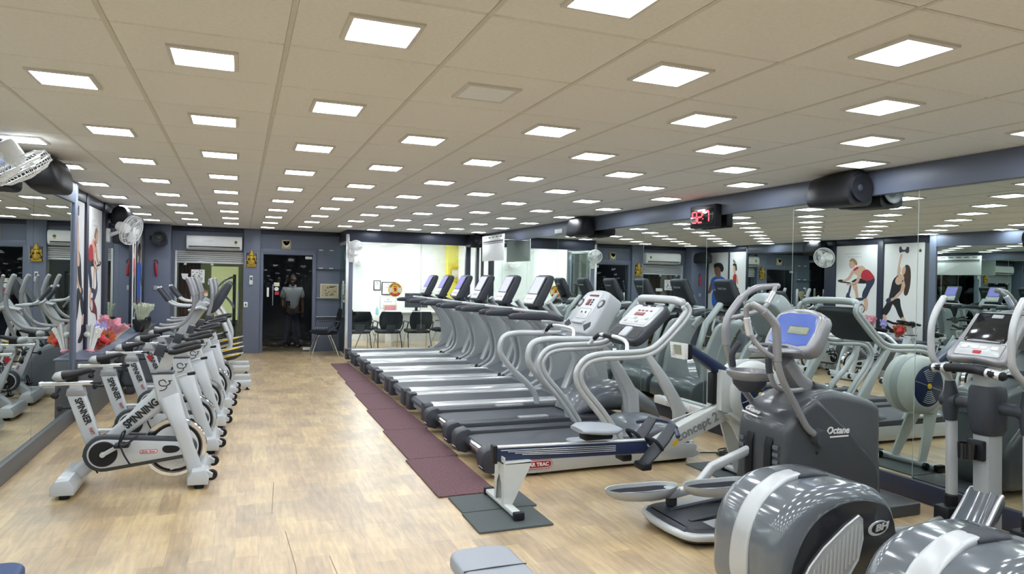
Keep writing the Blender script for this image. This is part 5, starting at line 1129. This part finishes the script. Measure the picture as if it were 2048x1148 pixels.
for k in range(3): mb.prism([(.155-k*.035, 2.0), (.135-k*.035, 2.0), (.15-k*.035+.012*k, 2.03+.022*(2-k)), (.17-k*.035+.012*k, 2.045+.022*(2-k))], 0, .002, 'yz')
part('bar_mark', mb, 'ink', p3, flat=True)
text('lettering', 'adidas', .05, 'ink', p3, frame((.002, .11, 1.965), (0, 1, 0), (0, 0, 1)), bold=.001)
p4 = poster('d', 13.21, 13.94, 'fitness poster of a man in a blue shirt')
fig(p4, [
 ('backdrop', 'faint', [(1520, 604), (1600, 602), (1680, 604), (1682, 900), (1680, 1186), (1600, 1188), (1520, 1186), (1518, 900)]),
 ('arm', 'skin_dark', [(1540, 850), (1560, 850), (1550, 920), (1530, 955), (1518, 940)]), ('arm', 'skin_dark', [(1655, 850), (1672, 860), (1668, 930), (1645, 955), (1640, 930)]),
 ('shorts', 'blue_cloth', [(1560, 925), (1650, 925), (1662, 1010), (1640, 1060), (1612, 1040), (1600, 1000), (1590, 1060), (1555, 1050)]),
 ('legs', 'skin_dark', [(1565, 1055), (1590, 1055), (1600, 1020), (1625, 1050), (1645, 1050), (1640, 1170), (1615, 1175), (1605, 1100), (1590, 1175), (1570, 1170)]),
 ('shirt', 'blue_cloth', [(1580, 800), (1630, 805), (1668, 840), (1660, 875), (1650, 930), (1560, 930), (1555, 870), (1538, 860), (1545, 825)]),
 ('neck', 'skin_dark', [(1588, 780), (1615, 780), (1618, 812), (1590, 812)]),
 ('hair', 'ink', [(1562, 700), (1590, 685), (1625, 692), (1642, 735), (1628, 765), (1600, 735), (1570, 740)]),
 ('face', 'skin_dark', [(1570, 730), (1598, 720), (1618, 745), (1612, 795), (1590, 805), (1572, 775)]),
], 1520, 1680, 600, 1190, .73, .62, 2.24)

# ================================================================== FAR WALL FITTINGS
t = thing('air_conditioner', 'white wall air conditioner above the shopfront window', 'air conditioner', (-.45, YF, 1.95))
part('body', MB().prism([(0, 0), (0, .27), (-.10, .275), (-.19, .255), (-.215, .20), (-.215, .09), (-.18, .02), (-.12, 0)], -.48, .48, 'yz', .012, 3), 'plastic_white', t, ang=40)
part('outlet', MB().rbox(-.44, .44, -.214, -.17, .028, .068, .008), 'black', t)
part('louvre', MB().sweep([(-.44, -.195, .03), (.44, -.195, .03)], .03, .004, 8, 4, up=(0, 1, -.4)), 'plastic_white', t)
part('display_mark', MB().rbox(-.18, -.02, -.218, -.214, .16, .168, .003, plane='xz', bev=.001), 'silver', t)
part('emblem', MB().lathe([(.004, 0), (.025, .001), (.028, 0)], (.37, -.2155, .155), (0, -1, 0), 18), 'leaf', t)
part('emblem', MB().rbox(.345, .395, -.218, -.214, .105, .118, .003, plane='xz', bev=.001), 'yellow', t)
def figure_plaque(label, loc):
    t = thing('deity_plaque', label, 'plaque', loc)
    part('backboard', MB().rbox(-.105, .105, -.012, 0, -.14, .14, .004, plane='xz'), 'slate_dark', t)
    part('frame', MB().tube([(x, -.012, z) for x, z in ((-.105, -.14), (.105, -.14), (.105, .14), (-.105, .14))], .006, 6, 0, loop=True), 'silver', t)
    mb = MB()
    mb.ball((0, -.03, -.05), .065, .03, .06).ball((0, -.035, .045), .045, .03, .045)
    for s in (-1, 1):
        mb.sweep([(s*.03, -.03, -.09), (s*.085, -.035, -.10), (s*.04, -.045, -.115)], [.012, .022, .016], .018, 10, 2)
        mb.ball((s*.055, -.03, .05), .026, .01, .032, 10, 6)
        mb.sweep([(s*.055, -.03, -.01), (s*.085, -.03, -.03), (s*.065, -.04, .03)], [.014, .012, .01], .012, 8, 2)
    mb.sweep([(0, -.06, .045), (.005, -.075, .01), (-.02, -.07, -.03), (-.03, -.065, -.04)], [.016, .014, .011, .008], .014, 8, 2)
    mb.lathe([(.05, 0), (.045, .03), (.03, .06), (.02, .075), (.022, .085), (.004, .11)], (0, -.03, .08), (0, 0, 1), 14)
    mb.rbox(-.085, .085, -.05, -.01, -.135, -.11, .01)
    part('gilt_figure', mb, 'gold', t, ang=60)
figure_plaque('gilt seated figure plaque in a frame on the blue pilaster', (.20, YF-.1, 1.79))
t = thing('emblem_plaque', 'square gold plaque with white bird shape above the door', 'plaque', (.84, YF-.0, 2.11))
part('board', MB().rbox(-.085, .085, -.025, 0, -.09, .09, .006, plane='xz'), 'parchment', t)
part('bird', MB().prism(spoly([(-.06, .07), (-.045, .02), (-.02, -.01), (.02, -.005), (.045, .03), (.06, .075), (.066, 0), (.03, -.055), (-.02, -.06), (-.06, -.02)], 3), -.045, -.02, 'xz', .008, 2), 'cream', t)
part('bird_head', MB().ball((0, -.045, .045), .018, .014, .022, 10, 6), 'ink', t)
t = thing('remote_holder', 'white remote control in a holder on the blue pilaster', 'remote', (.20, YF-.1, 1.40))
part('remote', MB().rbox(-.028, .028, -.03, -.004, -.075, .085, .01, plane='xz'), 'plastic_white', t)
part('remote_screen', MB().rbox(-.018, .018, -.033, -.028, .0, .06, .004, plane='xz', bev=.001), 'slate_grey', t)
part('holder', MB().rbox(-.034, .034, -.036, 0, -.09, -.02, .008, plane='xz'), 'faint', t)
t = thing('switch_plate', 'small white switch low on the blue pilaster', 'switch', (.11, YF-.1, .93))
part('plate', MB().rbox(-.035, .035, -.01, 0, -.05, .05, .006, plane='xz'), 'plastic_white', t); part('switch', MB().rbox(-.012, .012, -.016, -.008, -.02, .02, .003, plane='xz'), 'ink', t)
t = thing('tool_hanger', 'red hanging tool on the blue corner column', 'tool', (-1.42, 14.0, 1.55))
part('strap', MB().tube([(0, -.015, .16), (.01, -.02, .05), (.02, -.02, -.1)], [.012, .03, .022], 8, 4), 'red_mark', t)
part('hook', MB().tube([(-.03, -.0, .17), (0, -.02, .185), (.03, -.02, .17), (.04, -.02, .12)], .007, 6, 4), 'char', t)
part('tag', MB().rbox(-.03, .03, -.02, 0, -.36, -.28, .006, plane='xz'), 'panel_grey', t)
# shelf panel right of the door
for z, lab in ((1.72, 'upper'), ):
    pass
for k, z in enumerate((2.02, 1.66)):
    for x in (1.50, 1.70):
        tag(part('shelf_bracket', MB().rbox(x-.04, x+.04, YF-.04, YF-.01, z-.01, z+.01, .006), 'logo_white', None), '%s bright shelf bracket of the %s pair beside the dark door' % ('left' if x < 1.6 else 'right', ('upper', 'lower')[k]), 'shelf bracket')  # plain white bracket blocks on the shelf panel
for z, lab in ((1.645, 'upper thin glass shelf right of the dark door'), (1.07, 'glass shelf under the framed page'), (.70, 'lower glass shelf behind the chair')):
    t = thing('glass_shelf', lab, 'shelf', (1.63, YF-.01, z))
    part('shelf', MB().rbox(-.22, .22, -.12, 0, -.005, .005, .003, bev=.002), 'glass_green', t)
    part('shelf_edge', MB().rbox(-.22, .22, -.124, -.12, -.005, .005, .002, bev=.001), 'plastic_white' if z < 1.5 else 'slate', t)
t = thing('framed_page', 'yellowed framed page standing on the glass shelf', 'picture', (1.67, YF-.04, 1.08))
part('frame', MB().rbox(-.175, .175, -.01, .01, 0, .27, .004, plane='xz'), 'cream', t)
pg = part('page', MB().box(-.16, .16, -.013, -.009, .015, .255), 'parchment', t, flat=True)
mb = MB(); ra = random.Random(3)
for k in range(16):
    x = ra.uniform(-.15, .1); z = ra.uniform(.03, .22); mb.box(x, x+ra.uniform(.02, .06), -.0145, -.012, z, z+ra.uniform(.006, .02))
part('print', mb, 'char', pg, flat=True)
t = thing('hook_rail', 'two rows of small white hooks low on the blue panel', 'hooks', (1.55, YF-.01, .55))
part('rail', MB().rbox(-.14, .16, -.012, 0, .06, .085, .004).rbox(-.16, .18, -.012, 0, -.10, -.075, .004), 'slate', t)
for k in range(4): part('hook', MB().tube([(-.09+.05*k, -.01, .075), (-.09+.05*k, -.04, .07), (-.09+.05*k, -.045, .09)], .008, 6, 2), 'plastic_white', t)
for k in range(7): part('hook', MB().tube([(-.14+.045*k, -.01, -.085), (-.14+.045*k, -.04, -.09), (-.14+.045*k, -.045, -.07)], .006, 6, 2), 'plastic_white', t)
# ================================================================== CHAIRS
def make_chair(label, loc, rz, group=None):
    t = thing('visitor_chair', label, 'chair', loc, rz, group)
    part('seat', MB().sweep([(-.24, 0, .43), (-.1, 0, .425), (.1, 0, .43), (.22, 0, .45), (.25, 0, .435)], [.2, .24, .245, .235, .2], [.02, .035, .038, .03, .01], 14, 4), 'fabric_black', t, ang=60)
    part('backrest', MB().sweep([(-.24, 0, .50), (-.265, 0, .62), (-.29, 0, .78), (-.31, 0, .88)], [.19, .23, .23, .19], [.02, .024, .022, .014], 14, 4), 'fabric_black', t, ang=60)
    part('back_bracket', MB().sweep([(-.15, 0, .42), (-.26, 0, .45), (-.285, 0, .60)], .09, .012, 8, 4), 'char', t)
    for s in (-1, 1):
        part('armrest', MB().sweep([(-.27, s*.25, .65), (-.12, s*.26, .665), (.1, s*.26, .66)], [.02, .026, .02], .014, 10, 3).tube([(-.25, s*.25, .64), (-.2, s*.255, .55), (-.05, s*.245, .45)], .012, 8, 4), 'char', t)
        part('leg', MB().tube([(.24, s*.24, 0), (.12, s*.22, .36), (.06, s*.2, .41), (-.06, s*.2, .41), (-.12, s*.22, .36), (-.26, s*.24, 0)], .0125, 8, 5), 'chrome', t)
    part('crossbar', MB().tube([(0, -.2, .405), (0, .2, .405)], .012, 8, 0), 'chrome', t)
    return t
make_chair('black chair with chrome legs beside the blue shelf panel', (1.50, 13.62, 0), PI)
oc = make_chair('black office chair behind glass, second from the left', (2.83, 14.1, 0), PI/2, 'black chairs inside the office'); oc.scale = (1.06, 1.03, .93)
for x, y, rz, lab in ((2.215, 14.1, PI/2, 'black office chair behind glass, at the left corner'), (3.445, 14.1, PI/2, 'black office chair behind glass, third from the left'), (2.48, 15.0, .2, 'black office chair behind glass, in the second row'), (4.12, 14.45, PI*.8, 'black office chair behind glass, half hidden by treadmills')):
    c = dup(oc, (x, y, 0), lab, rz); c.scale = (1.06, 1.03, .93)
# ================================================================== OFFICE CONTENTS
t = thing('desk', 'white desk inside the glazed office', 'desk', (3.75, 15.3, 0))
part('top', MB().rbox(-.7, .7, -.35, .35, .72, .76, .02), 'plastic_white', t)
part('modesty_panel', MB().box(-.66, .66, -.25, -.23, .1, .72), 'white_wall', t, flat=True)
for s in (-1, 1): part('side_panel', MB().box(s*.66-.015, s*.66+.015, -.33, .33, 0, .72), 'plastic_white', t, flat=True)
t = thing('side_table', 'low white cabinet below the wall frames in the office', 'cabinet', (3.2, 16.3, 0))
part('carcass', MB().rbox(-.45, .45, -.25, .25, 0, .62, .01), 'plastic_white', t)
for s in (-1, 1): d_ = part('door', MB().rbox(s*.225-.21, s*.225+.21, -.265, -.25, .04, .59, .006), 'paper', t); part('handle', MB().rbox(s*.05-.008, s*.05+.008, -.285, -.265, .3, .42, .004), 'silver', d_)
for lab, x, z, w, h in (('small black framed certificate on the office wall', 3.05, 1.31, .085, .12), ('larger black framed certificate beside the small one', 3.33, 1.24, .17, .155), ('pale framed sheet low on the office wall', 3.32, .90, .2, .15)):
    t = thing('picture_frame', lab, 'picture', (x, 16.6, z))
    pale = 'pale' in lab
    part('frame', MB().rbox(-w, w, -.02, 0, -h, h, .004, plane='xz'), 'faint' if pale else 'ink', t)
    pp = part('sheet', MB().box(-w+.02, w-.02, -.024, -.018, -h+.02, h-.02), 'paper', t, flat=True)
    part('print', MB().box(-w*.5, w*.5, -.0255, -.023, h*.1, h*.2).lathe([(.004, 0), (.02, .001)], (0, -.0245, h*.5), (0, -1, 0), 12), 'panel_grey', pp, flat=True)
t = thing('football_crest', 'round red and gold football crest stuck on the office glass', 'crest', (2.78, 13.232, 1.27))
part('disc', MB().lathe([(.004, 0), (.135, 0), (.135, .003)], (0, 0, 0), (0, -1, 0), 40), 'yellow', t, flat=True)
part('field', MB().lathe([(.004, .003), (.12, .003), (.12, .0045)], (0, 0, 0), (0, -1, 0), 40), 'cream', t, flat=True)
def arcband(a0, a1, r0, r1): return [(r1*math.cos(math.radians(a0+(a1-a0)*k/12)), r1*math.sin(math.radians(a0+(a1-a0)*k/12))) for k in range(13)]+[(r0*math.cos(math.radians(a1+(a0-a1)*k/12)), r0*math.sin(math.radians(a1+(a0-a1)*k/12))) for k in range(13)]
part('banner', MB().prism(arcband(215, 325, .075, .125), -.0065, -.004, 'xz'), 'crest_red', t, flat=True)
part('banner', MB().prism(arcband(25, 155, .085, .125), -.0065, -.004, 'xz'), 'gold', t, flat=True)
part('shield', MB().prism(spoly([(-.05, .085), (0, .092), (.05, .085), (.052, .0), (.03, -.05), (0, -.075), (-.03, -.05), (-.052, .0)], 3), -.0075, -.004, 'xz'), 'yellow', t, flat=True)
part('shield_figure', MB().prism([(-.03, .03), (-.005, .045), (.01, .03), (.03, .045), (.02, .0), (.03, -.045), (.0, -.02), (-.02, -.05), (-.015, .0)], -.009, -.007, 'xz').prism([(-.035, .07), (.035, .07), (.03, .055), (-.03, .055)], -.009, -.007, 'xz'), 'crest_red', t, flat=True)
for s_, a0, a1, r in (('MANCHESTER', 150, 30, .104), ('UNITED', 232, 308, .100)):
    for k, chh in enumerate(s_):
        a = math.radians(a0+(a1-a0)*k/(len(s_)-1)); nx = Vector((math.cos(a), 0, math.sin(a)))
        upv = nx if a0 < 200 else -nx
        text('lettering', chh, .032, 'crest_red' if a0 < 200 else 'yellow', t, frame((r*nx.x, -.0078, r*nx.z), (upv.z, 0, -upv.x), upv), ext=.0006)
t = thing('flower_picture', 'framed flower picture on the office cabinet', 'picture', (3.25, 16.0, .62))
part('frame', MB().rbox(-.16, .16, -.015, .015, 0, .27, .006, plane='xz'), 'cream', t); part('picture', MB().box(-.13, .13, -.018, -.014, .03, .24), 'paper_pink', t, flat=True)
for nm, m, x, lab in (('spray_bottle', 'aqua', 2.98, 'pale aqua bottle on the office cabinet'), ('pen_cup', 'paper_pink', 3.55, 'small pink cup on the office cabinet')):
    o = part(nm, MB().lathe([(.03, 0), (.035, .01), (.035, .13), (.02, .16), (.012, .17), (.012, .2)] if m == 'aqua' else [(.028, 0), (.035, .1), (.03, .1), (.024, .01)], (0, 0, 0), (0, 0, 1), 16), m, None); o.location = (x, 16.15, .62); tag(o, lab, 'bottle' if m == 'aqua' else 'cup')
t = thing('monitor', 'dark computer monitor on the office desk', 'monitor', (3.7, 15.3, .76))
part('screen', MB().rbox(-.26, .26, -.02, .02, .08, .40, .008, plane='xz'), 'char', t); part('stand', MB().rbox(-.03, .03, -.015, .015, .01, .12, .004).lathe([(.09, 0), (.09, .012)], (0, 0, 0), (0, 0, 1), 20), 'black', t)
t = thing('flower_garland', 'yellow flower garland framing a picture on the yellow wall', 'decoration', (4.93, 16.39, 1.62))
part('picture', MB().rbox(-.1, .1, -.02, 0, -.1, .1, .004, plane='xz'), 'cream', t)
mb = MB(); ra = random.Random(8)
for k in range(34):
    a = 2*PI*k/34; mb.ball((.15*math.cos(a)+ra.uniform(-.02, .02), -.03, .19*math.sin(a)+ra.uniform(-.02, .02)), .022, .018, .02, 7, 5)
g_ = part('blossoms', mb, 'yellow', t); g_['kind'] = 'stuff'
# ================================================================== BEYOND THE FAR WINDOW
o = struct('wall_glow_panel', MB().rbox(-.55, -.03, 15.6, 15.64, .55, 1.66, .01, plane='xz'), 'olive_glow')  # added glowing panel, stands in for an outside window at dusk
t = thing('curtain', 'brown curtain behind the shopfront window', 'curtain', (-.93, 15.2, 0))
part('cloth', MB().prism([(-.2+.4*k/24, .02*math.sin(k*1.6)) for k in range(25)]+[(.2-.4*k/24, .02*math.sin((24-k)*1.6)+.01) for k in range(25)], .02, 1.72, 'xy'), 'curtain', t)
part('curtain_rod', MB().tube([(-.3, 0, 1.74), (.3, 0, 1.74)], .012, 8, 0), 'silver', t)
t = thing('cable_machine', 'black cable machine behind the shopfront window', 'gym machine', (-.25, 14.95, 0))
part('base', MB().rbox(-.3, .25, -.25, .25, 0, .06, .02), 'black', t)
part('post', MB().rbox(.12, .18, -.03, .03, .05, 1.5, .008).rbox(-.28, -.22, -.03, .03, .05, 1.1, .008), 'black', t)
part('arm', MB().tube([(-.25, 0, 1.05), (-.1, -.1, 1.12), (.05, -.2, 1.0), (.15, -.25, .85)], .022, 8, 5).tube([(.15, 0, 1.45), (0, -.1, 1.4), (-.2, -.15, 1.2)], .02, 8, 5), 'tube_grey', t)
for k in range(6): part('weight_plate', MB().rbox(-.08, .1, -.1, .1, .08+.05*k, .12+.05*k, .008), 'char', t)
# ================================================================== PERSON BEHIND THE DARK DOOR
def make_person():
    t = thing('person', 'person in white short-sleeved shirt and dark trousers behind the dark door', 'person', (1.03, 15.2, 0), PI); t.scale = (.94, .94, .93)
    # local: faces +y after the half turn -> world -y
    V = [(0, 0, .88), (0, 0, 1.08), (0, .01, 1.28), (0, 0, 1.40), (0, .01, 1.47)]
    def body(pts, edges, rad, name, m, sub=2):
        me = bpy.data.meshes.new(name); me.from_pydata(pts, edges, []); o = bpy.data.objects.new(name, me); COL.objects.link(o)
        sk = o.modifiers.new('skin', 'SKIN'); me.skin_vertices[0].data[0].use_root = True
        for i, r in enumerate(rad): me.skin_vertices[0].data[i].radius = r if isinstance(r, tuple) else (r, r)
        ss = o.modifiers.new('sub', 'SUBSURF'); ss.levels = sub; ss.render_levels = sub
        dg = bpy.context.evaluated_depsgraph_get(); nm = bpy.data.meshes.new_from_object(o.evaluated_get(dg)); bpy.data.objects.remove(o)
        nm.materials.clear(); nm.materials.append(MT[m]); nm.shade_smooth(); nm.name = name
        q = bpy.data.objects.new(name, nm); link(q, t); return q
    pts = [(0, 0, .86), (0, 0, 1.05), (0, 0, 1.24), (0, -.005, 1.36), (0, 0, 1.43)]; ed = [(0, 1), (1, 2), (2, 3), (3, 4)]; rad = [(.15, .10), (.14, .10), (.165, .11), (.075, .06), (.05, .05)]
    for s in (-1, 1):
        b = len(pts)
        pts += [(s*.17, 0, 1.31), (s*.21, -.01, 1.05), (s*.20, .12, .90), (s*.13, .20, .96)] if s > 0 else [(s*.17, 0, 1.31), (s*.215, 0, 1.05), (s*.225, .04, .84), (s*.22, .06, .76)]
        ed += [(2, b), (b, b+1), (b+1, b+2), (b+2, b+3)]; rad += [.062, .044, .034, .026]
        b = len(pts)
        pts += [(s*.09, 0, .78), (s*.10, .01, .46), (s*.105, -.01, .10), (s*.11, .0, .035), (s*.125, .12, .03)]
        ed += [(0, b), (b, b+1), (b+1, b+2), (b+2, b+3), (b+3, b+4)]; rad += [.088, .062, .045, .042, .035]
    body(pts, ed, rad, 'body', 'skin_dark')
    hd = MB().ball((0, .005, 1.535), .075, .092, .115, 20, 14).ball((0, .098, 1.525), .014, .016, .022, 8, 6)
    for s in (-1, 1): hd.ball((s*.076, 0, 1.53), .01, .02, .03, 8, 6)
    h = part('head', hd, 'skin_dark', t, ang=80)
    part('hair', MB().ball((0, -.015, 1.565), .082, .094, .098, 18, 10), 'ink', t, ang=80)
    for s in (-1, 1): part('eye', MB().ball((s*.03, .084, 1.545), .011, .008, .007, 8, 6), 'ink', h)
    part('mouth', MB().ball((0, .088, 1.482), .024, .008, .006, 8, 6), 'maroon', h)
    sh = [(0, 0, .80), (0, 0, 1.05), (0, 0, 1.24), (0, -.005, 1.34)]; se = [(0, 1), (1, 2), (2, 3)]; sr = [(.185, .125), (.17, .12), (.185, .125), (.085, .075)]
    for s in (-1, 1):
        b = len(sh); sh += [(s*.175, 0, 1.30), (s*.215, 0, 1.10)]; se += [(2, b), (b, b+1)]; sr += [.078, .072]
    body(sh, se, sr, 'shirt', 'shirt')
    part('collar', MB().sweep([(.075, .02, 1.385), (0, .085, 1.35), (-.075, .02, 1.385), (-.05, -.06, 1.40), (.05, -.06, 1.40)], .022, .006, 8, 3, up=(0, 0, 1), loop=True), 'paper', t)
    tr = [(0, 0, .86)]; te = []; trr = [(.155, .115)]
    for s in (-1, 1):
        b = len(tr); tr += [(s*.09, 0, .76), (s*.10, .01, .46), (s*.105, -.01, .10), (s*.106, -.01, .05)]; te += [(0, b), (b, b+1), (b+1, b+2), (b+2, b+3)]; trr += [.10, .078, .066, .066]
    body(tr, te, trr, 'trousers', 'navy_cloth')
    part('phone', MB().rbox(.06, .15, .215, .225, .93, 1.05, .01, plane='xz'), 'ink', t)
    for k in range(5):
        L_ = (.055, .06, .063, .058, .045)[k]
        if k < 4: part('finger', MB().tube([(.14, .205, .925+.022*k), (.135-.02, .232, .93+.022*k), (.12-L_*.6, .234, .935+.022*k)], [.009, .0085, .007], 6, 3), 'skin_dark', t)
        else: part('finger', MB().tube([(.135, .205, .99), (.15, .22, 1.02), (.14, .228, 1.05)], [.010, .009, .008], 6, 3), 'skin_dark', t)
    for k in range(4): part('finger', MB().tube([(-.225+.0, .055+.018*k-.02, .745), (-.222, .06+.018*k-.02, .70), (-.215, .065+.018*k-.018, .665+.006*abs(k-1.5))], [.009, .0085, .007], 6, 3), 'skin_dark', t)
    part('finger', MB().tube([(-.205, .085, .76), (-.195, .10, .73), (-.195, .105, .70)], [.010, .009, .008], 6, 3), 'skin_dark', t)
make_person()
# ================================================================== BOUQUETS ON THE LEDGE
def make_bouquet(label, loc, m, rz, tilt, h=.34, r=.2, flowers='paper_pink', n=16, vase=False, group=None):
    t = thing('bouquet', label, 'bouquet', loc, rz)
    ra = random.Random(int(loc[1]*100))
    R = Matrix.Translation((0, 0, .13 if vase else .045)) @ Matrix.Rotation(tilt, 4, 'Y')
    V = []; F = []
    N = 2*n
    for j in range(N):
        a = 2*PI*j/N; k = 1.0 if j % 2 else .8
        V += [(.025*math.cos(a), .025*math.sin(a), 0), (r*.55*k*math.cos(a), r*.55*k*math.sin(a), h*.55), (r*k*math.cos(a)*ra.uniform(.9, 1.1), r*k*math.sin(a), h*ra.uniform(.85, 1.1))]
    for j in range(N):
        b = 3*j; c = 3*((j+1) % N); F += [(b, c, c+1, b+1), (b+1, c+1, c+2, b+2)]
    part('wrapper', MB().at(R).add(V, F), m, t, flat=True, fix=False)
    V2 = []; F2 = []
    for k in range(n):
        a = 2*PI*k/n+.1; c, s = math.cos(a), math.sin(a); e = ra.uniform(.7, 1.0)
        o = len(V2); V2 += [(0, 0, .02), (r*.45*e*c-.03*s, r*.45*e*s+.03*c, h*.75), (r*.8*e*c, r*.8*e*s, h*e), (r*.45*e*c+.03*s, r*.45*e*s-.03*c, h*.75)]; F2.append((o, o+1, o+2, o+3))
    part('leaves', MB().at(R).add(V2, F2), 'leaf', t, flat=True, fix=False)['kind'] = 'stuff'
    mb = MB().at(R)
    for k in range(14):
        a = ra.uniform(0, 2*PI); q = r*.6*math.sqrt(ra.random()); mb.ball((q*math.cos(a), q*math.sin(a), h*.75+ra.uniform(-.03, .03)), .035, .035, .03, 8, 5)
    part('blooms', mb, flowers, t)['kind'] = 'stuff'
    part('ribbon', MB().at(R).lathe([(.03, -.015), (.04, 0), (.03, .02)], (0, 0, .02), (0, 0, 1), 14), 'paper_pink', t)
    if vase: part('vase', MB().lathe([(.05, 0), (.085, .05), (.10, .16), (.095, .19), (.085, .19), (.085, .16)], (0, 0, 0), (0, 0, 1), 20), 'black_gloss', t)
    return t
zl = .62
make_bouquet('pink pleated paper bouquet lying on the left ledge', (-1.42, 9.1, zl), 'paper_pink', 0, .3, .30, .17)
make_bouquet('white paper bouquet on the left ledge by the mirror corner', (-1.43, 8.24, zl), 'paper', .3, .15, .27, .085, 'paper', 10)
make_bouquet('cream bouquet with pale wrapper behind the pink one', (-1.44, 9.6, zl), 'cream', .4, .5, .24, .11, 'cream', 12)
make_bouquet('orange foil bouquet at the near end of the ledge', (-1.42, 8.55, zl), 'paper_orange', -.9, .8, .22, .11, 'red_cloth', 12)
make_bouquet('lilac paper bouquet between the white and pink ones', (-1.45, 8.83, zl), 'paper_lilac', 0, .1, .27, .06, 'paper_lilac', 8)
make_bouquet('clear wrapped bouquet with green leaves in a black vase', (-1.375, 11.6, zl), 'cellophane', 0, .15, .28, .15, 'leaf', 18, True)
make_bouquet('smaller clear wrapped bouquet beyond the black vase', (-1.385, 12.2, zl), 'cellophane', 0, .1, .27, .13, 'cream', 14, True)
